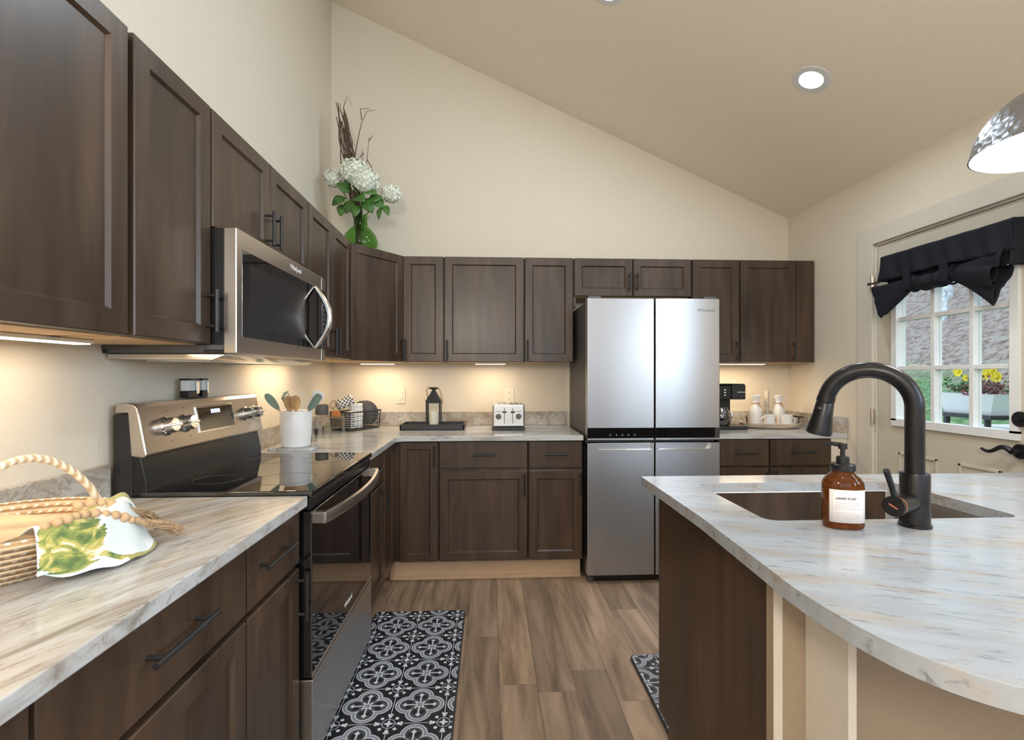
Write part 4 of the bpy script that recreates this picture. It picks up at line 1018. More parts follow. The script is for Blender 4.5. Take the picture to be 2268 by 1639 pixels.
# utensil crock on its marble rest
mt = thing('spoon_rest', 'flat pale marble slab under the white utensil crock', 'tray', (-.985, 2.56, ZC))
MB().slab(rrect(-1.08, -.86, 2.42, 2.56, .02), [], ZC, ZC + .014).build('slab', M['marble'], mt, bevel=.004)
ck = Vector((-.965, 2.490, ZC + .0145))
cr = thing('utensil_crock', 'tall white ceramic crock holding wooden and sage green utensils', 'crock', ck)
MB().lathe([(.0, 0), (.062, 0), (.067, .004), (.073, .060), (.076, .176), (.0745, .179), (.071, .176), (.066, .02), (.0, .018)], ck, 40).build('crock_body', M['ceramic'], cr)
def utensil(name, label, base, tip, head, hm, w=.03, L=.08, th=.004, face=Vector((.4, -1, .2)), shape='oval'):
    """handle from the crock to the head; the head continues along the handle"""
    b_, t_ = ck + Vector(base), ck + Vector(tip); d = (t_ - b_).normalized()
    o = thing(name, label, 'utensil', b_)
    MB().tube([b_, b_.lerp(t_, .5), t_], [.0045, .005, .0045], 8).build('handle', M['ltwood'], o)
    s_ = d.cross(face).normalized(); nn = s_.cross(d).normalized()
    mb = MB()
    if shape in ('oval', 'spat'):
        nn_ = 24; vs = []
        for k in (-1, 1):
            for i in range(nn_):
                a = 2 * PI * i / nn_; e = 1.0 if shape == 'oval' else .5
                cx = math.copysign(abs(math.cos(a)) ** e, math.cos(a)); sx = math.copysign(abs(math.sin(a)) ** e, math.sin(a))
                cup = (1 - cx * cx * .0) * .0
                vs.append(t_ + d * (L * .5 - L * .5 * cx * 1.08) + s_ * (w * .5 * sx * (1 - .25 * cx)) + nn * (k * th * .5 + .006 * (sx * sx)))
        mb.add(vs, [tuple(range(nn_))[::-1], tuple(range(nn_, 2 * nn_))] + [(i, (i + 1) % nn_, nn_ + (i + 1) % nn_, nn_ + i) for i in range(nn_)])
    elif shape == 'fork':
        mb.tube([t_ - d * .01, t_ + d * .02, t_ + d * .05 - s_ * .0], [.006, .010, .012], 8)
        for k in range(4):
            p = t_ + d * (.018 + k * .013)
            mb.tube([p, p + s_ * .022 + d * .004, p + s_ * .034 + d * .014], [.004, .0035, .0025], 6)
        mb.tube([t_ + d * .05, t_ + d * .068 + s_ * .012, t_ + d * .07 + s_ * .03], [.009, .005, .003], 6)
    mb.build(head, hm, o)
utensil('spoon', 'sage green spoon leaning furthest left in the crock', (.045, .0, .03), (-.074, -.025, .186), 'spoon_bowl', M['sage'], .036, .095)
utensil('pasta_fork', 'sage green toothed pasta fork standing at the left of the crock', (.03, .02, .03), (-.052, .025, .200), 'fork_head', M['sage'], shape='fork')
utensil('wooden_spoon', 'wooden spoon at the left of the pair in the middle of the crock', (.0, -.02, .02), (-.014, -.036, .178), 'spoon_bowl', M['ltwood'], .048, .075, .007)
utensil('wooden_spoon', 'darker wooden spoon at the right of the pair in the middle of the crock', (.01, .0, .02), (.012, -.030, .182), 'spoon_bowl', M['ltwood'], .044, .075, .007)
utensil('spatula', 'pale sage slotted turner leaning right in the crock, upper of three', (-.045, .02, .03), (.058, .03, .190), 'turner_blade', M['ceramic'], .05, .095, .003, shape='spat')
utensil('spatula', 'sage green spatula leaning right in the crock, between the turner and the spoon', (-.05, .01, .03), (.064, .0, .184), 'blade', M['sage'], .032, .09, .004, shape='spat')
utensil('spoon', 'sage green spoon leaning furthest right in the crock', (-.055, -.01, .03), (.070, -.022, .180), 'spoon_bowl', M['sage'], .03, .085)

# drinking glasses and small jars beside the crock
def tumbler(x, y, r_, h, label):
    t = thing('drinking_glass', label, 'glass', (x, y, ZC), 0, 'clear glasses behind the crock')
    MB().lathe([(.0, 0), (r_ * .86, 0), (r_ * .88, .002), (r_, h), (r_ - .002, h), (r_ * .86, .008), (.0, .008)], (x, y, ZC), 28).build('tumbler', M['tumbler'], t)
for (x, y, l_) in ((-.965, 2.72, 'short clear tumbler nearest the crock'), (-.93, 2.86, 'short clear tumbler second from the crock'), (-1.00, 2.92, 'clear tumbler at the rear against the dark jar')):
    tumbler(x, y, .030, .078, l_)
sq = thing('glass_box', 'square clear glass holder left of the wire basket', 'box', (-.92, 3.02, ZC))
MB().box(-.965, -.885, 2.985, 3.055, ZC, ZC + .115).build('glass_walls', M['tumbler'], sq, bevel=.003)
tg = tag(MB().lathe([(.0, 0), (.012, 0), (.012, .065), (.006, .072), (.006, .086), (.009, .087), (.009, .108), (0, .108)], (-1.01, 2.80, ZC), 18).build('small_bottle', M['black']), 'tiny black capped bottle among the clear glasses', 'bottle')
dj = thing('canister', 'dark brown canister standing behind the clear glasses', 'canister', (-1.05, 3.12, ZC))
MB().lathe([(.0, 0), (.042, 0), (.045, .01), (.045, .10), (.036, .118), (.036, .122)], (-1.05, 3.12, ZC), 28).build('jar', M['tumbler'], dj)
MB().lathe([(.0, 0), (.038, 0), (.040, .004), (.040, .060), (.036, .064), (0, .064)], (-1.05, 3.12, ZC + .123), 28).build('dark_cup', M['darkgrey'], dj)

# wire basket set at an angle, with cloths and plates
wc = Vector((-.909, 3.240, ZC)); ex = Vector((.455, .890, 0)).normalized(); ey = Vector((-ex.y, ex.x, 0)); BL, BW = .285, .158
def wp(a, b, z): return wc + ex * a + ey * b + Vector((0, 0, z))
wb = thing('wire_basket', 'low black wire basket holding rolled cloths and dark plates', 'basket', wp(BL / 2, BW / 2, 0))
lo = [wp(0, 0, .006), wp(BL, 0, .006), wp(BL, BW, .006), wp(0, BW, .006)]; hi = [wp(-.006, -.006, .125), wp(BL + .012, -.006, .125), wp(BL + .006, BW + .004, .125), wp(-.006, BW + .006, .125)]
Q = MB(); Q.tube(lo, .0045, 8, True); Q.tube(hi, .005, 8, True); Q.build('rim_wires', M['blackmat'], wb)
Q = MB()
for k in range(4): Q.cyl(lo[k], hi[k], .004, 8)
Q.cyl(lo[0].lerp(lo[1], .5), hi[0].lerp(hi[1], .5), .004, 8); Q.cyl(lo[3].lerp(lo[2], .5), hi[3].lerp(hi[2], .5), .004, 8)
for k in range(1, 4): Q.tube([lo[i].lerp(hi[i], k / 4) for i in (3, 0, 1, 2)], .0013, 6)
for k in range(1, 12):
    f_ = k / 12
    Q.cyl(lo[0].lerp(lo[1], f_), lo[3].lerp(lo[2], f_), .0012, 6)
    if k % 2: Q.cyl(lo[0].lerp(lo[1], f_), hi[0].lerp(hi[1], f_), .0012, 6)
for k in range(0, 14): Q.cyl(lo[0].lerp(lo[3], k / 13), hi[0].lerp(hi[3], k / 13), .0028, 6)
Q.build('mesh_wires', M['blackmat'], wb)
def obox(a0, a1, b0, b1, z0, z1):
    return MB().add([wp(a, b, z) for z in (z0, z1) for b in (b0, b1) for a in (a0, a1)], [(0, 2, 3, 1), (4, 5, 7, 6), (0, 1, 5, 4), (2, 6, 7, 3), (0, 4, 6, 2), (1, 3, 7, 5)])
obox(-.0125, -.0095, .075, .145, .098, .135).build('leather_tag', M['orange'], wb, bevel=.001)
def roll(name, label, m_, c0, c1, r_, n_=3.2, squash=1.0, cat='cloth'):
    c0, c1 = Vector(c0), Vector(c1); d = (c1 - c0).normalized(); s1 = d.cross(Vector((0, .3, 1))).normalized(); s2 = s1.cross(d)
    def F(u_, v_):
        a = u_ * n_ * 2 * PI; rr = r_ * (.28 + .72 * u_) * (1 + .05 * math.sin(v_ * 9 + a))
        return c0.lerp(c1, v_) + s1 * math.cos(a) * rr + s2 * math.sin(a) * rr * squash
    return tag(MB().grid(F, 90, 10).build(name, m_, None, solid=.004), label, cat, 'rolled cloths in the wire basket')
roll('rolled_cloth', 'black and white striped cloth rolled upright at the near corner of the wire basket', M['stripe'], wp(.045, .045, .014), wp(.045, .045, .128), .036)
roll('rolled_cloth', 'white grid-pattern cloth bundled in the middle of the wire basket', M['grid'], wp(.128, .060, .014), wp(.130, .064, .178), .047)
roll('rolled_cloth', 'black and white checked cloth lying across the top of the wire basket', M['check'], wp(.015, .125, .165), wp(.10, .075, .205), .040, squash=.85)
for (q_, l_) in ((.205, 'dark grey plate standing on edge in the basket, nearer of two'), (.240, 'dark grey plate standing on edge in the basket, farther of two')):
    tag(MB().lathe([(.0, 0), (.045, .0), (.055, .004), (.086, .011), (.086, .014), (.054, .008), (.0, .005)], wp(q_, .075, .106), 48, (ex * 1.0 + ey * .25 + Vector((0, 0, .12))).normalized()).build('plate', M['greyplate']), l_, 'plate', 'dark plates in the wire basket')
tag(MB().tube([wp(.0 + .012 * math.sin(t), .145 + .026 * math.cos(t), .176 + .024 * math.sin(t)) for t in [2 * PI * i / 20 for i in range(20)]], .003, 8, True).tube([wp(.0, .145, .15), wp(.01, .12, .10)], .003, 6).build('cord_loop', M['rope']), 'thin tan cord loop sticking up behind the checked cloth', 'cord')

# black tray with lantern
tr = thing('serving_tray', 'flat rectangular black tray under the lantern', 'tray', (-.385, 3.40, ZC))
tx0, tx1, ty0, ty1 = -.600, -.168, 3.31, 3.545
Q = MB().box(tx0, tx1, ty0, ty1, ZC, ZC + .006)
for (p0, p1, q0, q1) in ((tx0, tx1, ty0, ty0 + .010), (tx0, tx1, ty1 - .010, ty1), (tx0, tx0 + .010, ty0, ty1), (tx1 - .010, tx1, ty0, ty1)): Q.box(p0, p1, q0, q1, ZC, ZC + .038)
Q.build('tray_body', M['blackmat'], tr, bevel=.002)
Q = MB()
for k in range(9): Q.box(tx0 + .03 + k * .042, tx0 + .045 + k * .042, ty0 + .02, ty1 - .02, ZC + .0062, ZC + .010)
Q.build('pale_ribs', M['ceramic'], tr, smooth=False)
lx, ly, lz = -.382, 3.40, ZC + .0105
la = thing('lantern', 'small black metal lantern with rope handle on the black tray', 'lantern', (lx, ly, lz))
w = .050
Q = MB().box(lx - w, lx + w, ly - w, ly + w, lz, lz + .012)
Q.box(lx - w, lx + w, ly - w, ly + w, lz + .168, lz + .180)
Q.build('base_and_collar', M['blackmat'], la, bevel=.0015)
for (sx_, sy_) in ((-1, -1), (1, -1), (-1, 1), (1, 1)):
    MB().box(lx + sx_ * w - .005 * (sx_ + 1), lx + sx_ * w + .005 * (1 - sx_), ly + sy_ * w - .005 * (sy_ + 1), ly + sy_ * w + .005 * (1 - sy_), lz + .0122, lz + .1678).build('corner_post', M['blackmat'], la, smooth=False)
for (sx_, sy_) in ((0, -1), (0, 1), (-1, 0), (1, 0)):
    e = w - .004
    if sy_: MB().box(lx - e + .006, lx + e - .006, ly + sy_ * e - .0008, ly + sy_ * e + .0008, lz + .0125, lz + .1675).build('glass_pane', M['tumbler'], la, smooth=False)
    else: MB().box(lx + sx_ * e - .0008, lx + sx_ * e + .0008, ly - e + .006, ly + e - .006, lz + .0125, lz + .1675).build('glass_pane', M['tumbler'], la, smooth=False)
Q = MB(); vs = []
for (hw, z) in ((w + .004, .1802), (w - .002, .190), (.020, .238), (.016, .250)): vs += [(lx - hw, ly - hw, lz + z), (lx + hw, ly - hw, lz + z), (lx + hw, ly + hw, lz + z), (lx - hw, ly + hw, lz + z)]
fs = [(3, 2, 1, 0), (12, 13, 14, 15)] + [(r0 * 4 + k, r0 * 4 + (k + 1) % 4, r0 * 4 + 4 + (k + 1) % 4, r0 * 4 + 4 + k) for r0 in range(3) for k in range(4)]
Q.add(vs, fs).lathe([(.012, 0), (.012, .012), (.030, .016), (.036, .020), (.030, .026), (.0, .030)], (lx, ly, lz + .249), 24).build('roof', M['blackmat'], la, bevel=.001)
MB().tube([(lx - .042, ly, lz + .20), (lx - .050, ly, lz + .262), (lx - .036, ly - .01, lz + .275), (lx, ly - .015, lz + .278), (lx + .036, ly - .01, lz + .272), (lx + .046, ly, lz + .25), (lx + .058, ly, lz + .19), (lx + .060, ly, lz + .165)], .004, 8).build('rope_handle', M['rope'], la)
cd = thing('pillar_candle', 'white pillar candle inside the black lantern', 'candle', (lx, ly, lz + .0125))
MB().lathe([(.0, 0), (.030, 0), (.030, .098), (.027, .101), (.006, .099), (.0, .098)], (lx, ly, lz + .0125), 28).build('wax', M['candle'], cd)
MB().lathe([(.002, 0), (.005, .006), (.0045, .014), (.0, .022)], (lx, ly, lz + .112), 12).build('flame_tip', M['candle'], cd)

# toaster
tox0, tox1, toy0, toy1 = .024, .240, 3.285, 3.50
to = thing('toaster', 'four-slice stainless toaster on the back counter', 'toaster', (.13, 3.39, ZC))
MB().box(tox0 - .004, tox1 + .004, toy0 - .004, toy1, ZC, ZC + .020).build('black_base', M['black'], to, bevel=.004)
MB().box(tox0, tox1, toy0, toy1, ZC + .020, ZC + .176).build('shell', M['steel'], to, bevel=.012, segs=4)
for x in (tox0 + .05, tox0 + .085, tox1 - .085, tox1 - .05): MB().box(x - .011, x + .011, toy0 + .03, toy1 - .03, ZC + .1745, ZC + .177).build('bread_slot', M['black'], to, smooth=False)
for (x, s_) in ((tox0 + .080, 1), (tox1 - .080, -1)):
    MB().box(x - .002, x + .002, toy0 - .001, toy0 + .001, ZC + .045, ZC + .150).build('lever_slot', M['black'], to, smooth=False)
    MB().box(x - .015, x + .015, toy0 - .016, toy0 - .0012, ZC + .118, ZC + .128).build('lever', M['black'], to, bevel=.003)
for x in (tox0 + .040, tox1 - .040):
    MB().lathe([(.019, 0), (.019, .004), (.014, .006), (.014, .016), (.0, .017)], (x, toy0 + .0, ZC + .093), 24, (0, -1, 0)).build('dial', M['darkgrey'], to)
    MB().box(x - .018, x + .018, toy0 - .0008, toy0 + .001, ZC + .126, ZC + .129).build('printed_line', M['ink'], to, smooth=False)

# ------------------------------------------------------------------ coffee corner
cm = thing('coffee_maker', 'black pod coffee maker right of the refrigerator', 'coffee maker', (1.66, 3.38, ZC))
MB().box(1.53, 1.762, 3.24, 3.50, ZC, ZC + .024).build('drip_base', M['blackmat'], cm, bevel=.004)
MB().box(1.55, 1.70, 3.36, 3.50, ZC + .0242, ZC + .205).build('column', M['blackmat'], cm, bevel=.006)
MB().box(1.53, 1.652, 3.25, 3.50, ZC + .205, ZC + .300).build('brew_head', M['black'], cm, bevel=.008)
MB().box(1.655, 1.752, 3.25, 3.50, ZC + .205, ZC + .306).build('pod_housing', M['blackmat'], cm, bevel=.006)
MB().box(1.53, 1.752, 3.26, 3.50, ZC + .3062, ZC + .313).build('lid', M['black'], cm, bevel=.003)
MB().box(1.690, 1.748, 3.246, 3.2498, ZC + .252, ZC + .259).build('chrome_bar', M['chrome'], cm, bevel=.001)
for k in range(3): MB().box(1.600, 1.612, 3.2475, 3.2498, ZC + .232 + k * .018, ZC + .240 + k * .018).build('button', M['whitemark'], cm, smooth=False)
MB().lathe([(.0, 0), (.050, 0), (.058, .02), (.058, .09), (.045, .115), (.045, .125)], (1.60, 3.30, ZC + .0245), 28).build('carafe', M['glassblack'], cm)
MB().tube([(1.655, 3.30, ZC + .12), (1.672, 3.29, ZC + .115), (1.672, 3.29, ZC + .05), (1.655, 3.30, ZC + .045)], .005, 8).build('carafe_handle', M['chrome'], cm)

rx, ry = 2.005, 3.39
rt = thing('round_tray', 'round weathered wooden tray with metal handles holding mugs and jars', 'tray', (rx, ry, ZC))
MB().lathe([(.0, 0), (.172, 0), (.192, .006), (.203, .020), (.206, .036), (.203, .037), (.196, .024), (.18, .014), (.0, .012)], (rx, ry, ZC), 64, sx=1.05, sy=.68).build('tray_body', M['greywood'], rt)
for s_ in (-1, 1):
    Q = MB().tube([(rx + s_ * .185, ry - .035, ZC + .030), (rx + s_ * .190, ry - .035, ZC + .075)], .004, 8).tube([(rx + s_ * .135, ry + .06, ZC + .02), (rx + s_ * .14, ry + .06, ZC + .075)], .004, 8)
    Q.tube([(rx + s_ * .205, ry - .055, ZC + .077), (rx + s_ * .12, ry + .095, ZC + .077)], .006, 10)
    Q.build('handle', M['bronze'], rt)
def mug(x, y, label, hs):
    z = ZC + .0145
    t = thing('mug', label, 'mug', (x, y, z), 0, 'white mugs on the round tray')
    MB().lathe([(.0, 0), (.032, 0), (.036, .004), (.037, .080), (.0345, .080), (.033, .008), (.0, .006)], (x, y, z), 32).build('cup', M['ceramic'], t)
    MB().tube([(x + hs * (.035 + .026 * math.sin(a)), y - .0 , z + .040 - .026 * math.cos(a)) for a in [PI * i / 12 for i in range(13)]], .0042, 8).build('mug_handle', M['ceramic'], t)
mug(1.962, 3.325, 'white mug at the left front of the round tray', -1)
mug(2.085, 3.325, 'white mug at the right front of the round tray', 1)
def jug(x, y, label):
    z = ZC + .014
    t = thing('milk_jug', label, 'jar', (x, y, z), 0, 'white milk-bottle jars on the round tray')
    MB().lathe([(.0, 0), (.034, 0), (.040, .006), (.042, .09), (.038, .118), (.026, .148), (.0235, .165), (.024, .180), (.032, .205), (.033, .212), (.030, .212), (.022, .18), (.0, .17)], (x, y, z), 32).build('jar_body', M['ceramic'], t)
    MB().tube([(x + .0262 * math.cos(a), y + .0262 * math.sin(a), z + .157 + .002 * math.sin(3 * a)) for a in [2 * PI * i / 24 for i in range(24)]], .0028, 6, True).tube([(x, y - .027, z + .157), (x + .010, y - .036, z + .140), (x + .018, y - .041, z + .128)], .0025, 6).tube([(x, y - .027, z + .157), (x - .008, y - .036, z + .143)], .0025, 6).build('twine_bow', M['twine'], t)
jug(1.925, 3.435, 'white milk-bottle jar with twine at the left back of the round tray')
jug(2.085, 3.425, 'white milk-bottle jar with twine at the right back of the round tray')
sh = thing('wooden_spindle', 'tall pale wooden spindle standing between the two jars', 'utensil', (2.005, 3.43, ZC + .014))
MB().lathe([(.0, 0), (.016, 0), (.017, .02), (.015, .10), (.016, .19), (.014, .236), (.008, .246), (.0, .248)], (2.005, 3.43, ZC + .014), 20).build('spindle', M['greywood'], sh)
tgm = thing('wooden_tag', 'small wooden tag with a dark tree print leaning between the mugs', 'tag', (2.022, 3.345, ZC + .0145))
MB().box(2.008, 2.036, 3.352, 3.356, ZC + .0145, ZC + .088).build('tag_board', M['board'], tgm, bevel=.001)
MB().prism([(2.015, ZC + .046), (2.029, ZC + .046), (2.022, ZC + .066)], 3.3512, 3.3518, lambda a, b, c: (a, c, b)).build('tree_print', M['ink'], tgm, smooth=False)

# ------------------------------------------------------------------ woven basket, board, towel, bead garland
bc = Vector((-.942, .985, ZC))
bk = thing('woven_basket', 'round seagrass basket with an arched handle at the left edge', 'basket', bc)
def brow(z): return .118 + .075 * (z / .085) ** .8
prof = []
nz = 7
for i in range(nz):
    z0 = i * .0122
    for k in range(5):
        a = PI * k / 4; prof.append((brow(z0 + .006) + .0035 + .0045 * math.sin(a), z0 + .0122 * k / 4))
outp = [(.001, .0), (.115, .0)] + prof
inn = [(p[0] - .011, p[1] + .001) for p in prof[::-1]]
outp += [(brow(.085) - .004, .088)] + [q_ for q_ in inn if q_[1] > .012] + [(.10, .010), (.001, .010)]
MB().lathe(outp, bc, 96).build('basket_body', M['weave'], bk)
hA = bc + Vector((.045, .178, .082)); hB = bc + Vector((-.035, -.085, .082))
hpts = []
for i in range(25):
    t = i / 24; p = hA.lerp(hB, t); hpts.append(Vector((p.x, p.y, p.z + .118 * math.sin(PI * t) ** .75)))
MB().tube(hpts, .0078, 14).build('handle', M['wrap'], bk)
bd = tag(MB().slab(rrect(-1.04, -.86, .86, 1.08, .02), [], ZC + .062, ZC + .074).build('cutting_board', M['board'], None, bevel=.003), 'pale wooden board lying inside the woven basket', 'board')
MB().lathe([(.001, 0), (.12, 0), (.125, .03), (.11, .045), (.001, .048)], (bc.x, bc.y, ZC + .0112), 40).build('board_pad', M['weave'], bk)  # woven pad, mostly hidden, that holds the board up

# towel draped over the rim down onto the granite
ctrl = []
for (rr_, zz_, ends) in ((.115, .992, (0, 0, 0, 0)), (.172, 1.014, (0, 0, 0, 0)), (.196, 1.016, (0, 0, 0, 0)), (.211, .985, (-.004, .0, .004, 0)), (.219, .945, (-.010, .002, .010, 0)), (.232, .9195, (-.030, .002, .016, -.006))):
    ctrl.append([(bc.x + (rr_ + e_) * math.cos(R(a_)), bc.y + (rr_ + e_) * math.sin(R(a_)), zz_ + (.022 if (rr_ > .23 and k_ == 0) else 0)) for k_, (a_, e_) in enumerate(zip((-34, -6, 22, 52), ends))])
def cr4(p, t):
    n_ = len(p) - 1; s_ = min(t * n_, n_ - 1e-6); i = int(s_); f_ = s_ - i
    a, b, c_, d = Vector(p[max(i - 1, 0)]), Vector(p[i]), Vector(p[i + 1]), Vector(p[min(i + 2, n_)])
    return .5 * (2 * b + (c_ - a) * f_ + (2 * a - 5 * b + 4 * c_ - d) * f_ * f_ + (3 * b - a - 3 * c_ + d) * f_ ** 3)
def towelF(u_, v_):
    q_ = cr4([cr4(r_, v_) for r_ in ctrl], u_)
    q_.z += .004 * math.sin(v_ * 13) * math.sin(u_ * 5) + .003 * math.sin(v_ * 29 + u_ * 7)
    q_.z = max(q_.z, ZC + .004)
    return q_
MBt = MB().grid(towelF, 40, 40, uv=True)
tag(MBt.build('kitchen_towel', M['towel'], None, solid=.003), 'white kitchen towel with green leaf print draped over the basket rim', 'towel')
gl = thing('bead_garland', 'wooden bead garland with two jute tassels lying over the towel', 'garland', (-.79, 1.10, .98))
gp = [(-.775, .890, 1.020), (-.766, .903, 1.022), (-.762, .918, 1.023), (-.760, .934, 1.024), (-.757, .950, 1.023), (-.752, .967, 1.020), (-.745, .984, 1.014), (-.738, 1.000, 1.007), (-.733, 1.016, .998), (-.730, 1.031, .989)]
gp2 = [(-.800, .990, 1.030), (-.789, 1.004, 1.031), (-.779, 1.019, 1.028), (-.769, 1.032, 1.021), (-.759, 1.043, 1.013)]
for i, p in enumerate(gp + gp2):
    MB().sphere(p, .0088 + .0010 * ((i * 7) % 3 - 1), 16, 10).build('bead', M['bead'], gl)
MB().tube(gp, .002, 6).tube(gp2, .002, 6).build('string', M['rope'], gl)
def tassel(a, b, r_, mid):
    a, b = Vector(a), Vector(b); Q = MB()
    Q.tube([a, a.lerp(Vector(mid), .25), a.lerp(Vector(mid), .5)], [.006, r_ * .8, r_ * .65], 10)
    for k in range(26):
        ph = k * 2.4; rr = r_ * math.sqrt((k + .5) / 26)
        off = Vector((math.cos(ph) * rr, math.sin(ph) * rr, math.sin(ph * 1.7) * rr * .8))
        e = b + off * 1.15 + Vector((random.uniform(-.006, .006), random.uniform(-.006, .006), 0))
        m_ = Vector(mid) + off * .95
        e.z = max(e.z, ZC + .003); m_.z = max(m_.z, ZC + .003)
        Q.tube([a.lerp(Vector(mid), .3) + off * .5, m_, m_.lerp(e, .5) + Vector((0, 0, .006)), e], [.0018, .0017, .0016, .0013], 5)
    Q.build('tassel', M['rope'], gl)
tassel((-.728, 1.036, .988), (-.705, 1.148, .928), .0095, (-.716, 1.078, .966))
tassel((-.753, 1.048, 1.008), (-.765, 1.170, .934), .0085, (-.750, 1.095, .985))

# ------------------------------------------------------------------ vase of hydrangeas on the corner cabinet
vc = Vector((-.868, 3.345, UT + .001))
va = thing('vase', 'green glass vase of white hydrangeas on top of the corner cabinet', 'vase', vc)
MB().lathe([(.0, 0), (.070, 0), (.085, .008), (.112, .055), (.116, .095), (.103, .140), (.070, .180), (.048, .200), (.044, .245), (.056, .268), (.053, .270), (.041, .245), (.045, .200), (.068, .176), (.100, .138), (.112, .095), (.10, .05), (.07, .012), (.0, .010)], vc, 48).build('vase_body', M['greenglass'], va)
def flower(c_, r_, stemtop, label):
    c_ = Vector(c_)
    t = thing('hydrangea', label, 'flower', c_, 0, 'white hydrangeas in the green vase')
    b_ = vc + Vector((random.uniform(-.02, .02), random.uniform(-.02, .02), .04)); nk = vc + Vector(((c_.x - vc.x) * .12, -.01, .262))
    MB().tube([b_, nk, nk.lerp(c_, .5) + Vector((0, 0, .02)), c_], [.0035, .0035, .0035, .003], 8).build('stem', M['leaf'], t)
    Q = MB(); n_ = int(60 + 900 * r_)
    for k in range(n_):
        zf = 1 - 2 * (k + .5) / n_
        if zf < -.72: continue
        ph = k * 2.39996; rr = math.sqrt(1 - zf * zf); nrm = Vector((rr * math.cos(ph), rr * math.sin(ph), zf * .9)).normalized()
        p = c_ + nrm * r_ * random.uniform(.86, 1.06)
        q_ = Vector((0, 0, 1)).rotation_difference((nrm + Vector((random.uniform(-.4, .4), random.uniform(-.4, .4), random.uniform(-.4, .4)))).normalized())
        s_ = random.uniform(.013, .018); a0_ = random.uniform(0, 2)
        for j in range(4):
            a = a0_ + j * PI / 2; ca, sa = math.cos(a), math.sin(a)
            pet = [Vector((0, 0, -.002)), Vector((s_ * (.55 * ca - .42 * sa), s_ * (.55 * sa + .42 * ca), .001)), Vector((s_ * 1.05 * ca, s_ * 1.05 * sa, .003)), Vector((s_ * (.55 * ca + .42 * sa), s_ * (.55 * sa - .42 * ca), .001))]
            Q.add([p + q_ @ v_ for v_ in pet], [(0, 1, 2, 3)])
    Q.sphere(c_, r_ * .80, 16, 10)
    Q.build('flower_head', M['petal'], t)
flower((-1.045, 3.335, 2.605), .062, 0, 'white hydrangea head at the far left of the vase')
flower((-.885, 3.270, 2.625), .095, 0, 'white hydrangea head at the top centre of the vase')
flower((-.815, 3.250, 2.560), .092, 0, 'largest front white hydrangea head just right of centre in the vase')
flower((-.655, 3.300, 2.495), .064, 0, 'white hydrangea head at the far right of the vase')
Q = MB()
def leaf(Q, c_, d, L, w):
    c_, d = Vector(c_), Vector(d).normalized(); s_ = d.cross(Vector((0, -1, .35))).normalized(); nn = s_.cross(d)
    vs = []
    rows = [(0, .06), (.15, .6), (.4, 1.0), (.65, .85), (.85, .45), (1, .02)]
    for (t, k) in rows:
        p = c_ + d * L * t + nn * (.18 * L * math.sin(t * PI)) * .6
        vs += [p - s_ * w * k * .5 + nn * .008 * k, p, p + s_ * w * k * .5 + nn * .008 * k]
    fs = []
    for i in range(len(rows) - 1):
        for j in range(2): fs.append((i * 3 + j, i * 3 + j + 1, (i + 1) * 3 + j + 1, (i + 1) * 3 + j))
    Q.add(vs, fs)
lv = [((-.95, 3.27, 2.50), (-.5, -.1, -.35), .12, .09), ((-.92, 3.26, 2.53), (-.55, -.2, .35), .11, .085), ((-.90, 3.26, 2.48), (-.35, -.2, -.9), .12, .09), ((-.86, 3.25, 2.53), (.1, -.3, .6), .11, .085), ((-.88, 3.25, 2.50), (.35, -.3, -.25), .13, .10), ((-.82, 3.25, 2.49), (.4, -.2, -.75), .14, .11), ((-.80, 3.25, 2.47), (.8, -.2, .15), .12, .09), ((-.76, 3.26, 2.50), (.5, -.1, -.9), .10, .06), ((-.73, 3.27, 2.52), (.25, 0, -1), .12, .045), ((-.69, 3.26, 2.45), (.35, -.1, -1), .085, .055), ((-.94, 3.28, 2.58), (.2, -.2, .9), .10, .07), ((-.87, 3.24, 2.44), (-.1, -.2, -1), .10, .08), ((-.72, 3.27, 2.44), (-.15, -.1, -1), .10, .04), ((-.83, 3.24, 2.55), (.9, -.2, -.4), .12, .09), ((-.96, 3.28, 2.46), (-.3, -.1, -.95), .10, .085)]
lv = [((p[0], p[1] + .02, p[2] - .035), d, L * .88, w * .88) for (p, d, L, w) in lv]
for q_ in lv:
    Q = MB(); leaf(Q, *q_); Q.build('leaf', M['leaf'], va, solid=.001)
tw = thing('twig_bundle', 'tall bundle of brown curly twigs rising from the vase', 'branches', vc + Vector((0, 0, .05)), 0)
Q = MB()
for k in range(26):
    ph = k * 2.4; r_ = .046 * math.sqrt((k + .5) / 26); top = random.uniform(.78, .98)
    pts = []
    for i in range(15):
        t = i / 14; z = .06 + t * top
        spread_ = .22 + .75 * min(1, t * 1.9) - .5 * max(0, t - .8) * 3.0
        cx = -.012 - .118 * max(0, (z - .25)) / .75
        pts.append(vc + Vector((cx + (r_ * math.cos(ph) + .010 * math.sin(t * 17 + k)) * spread_, -.01 + (r_ * math.sin(ph) + .009 * math.cos(t * 15 + k * 2)) * spread_, z)))
    Q.tube(pts, [.0050 * (1 - .40 * i / 14) for i in range(15)], 6)
Q.build('twigs', M['bark'], tw)
Q = MB()
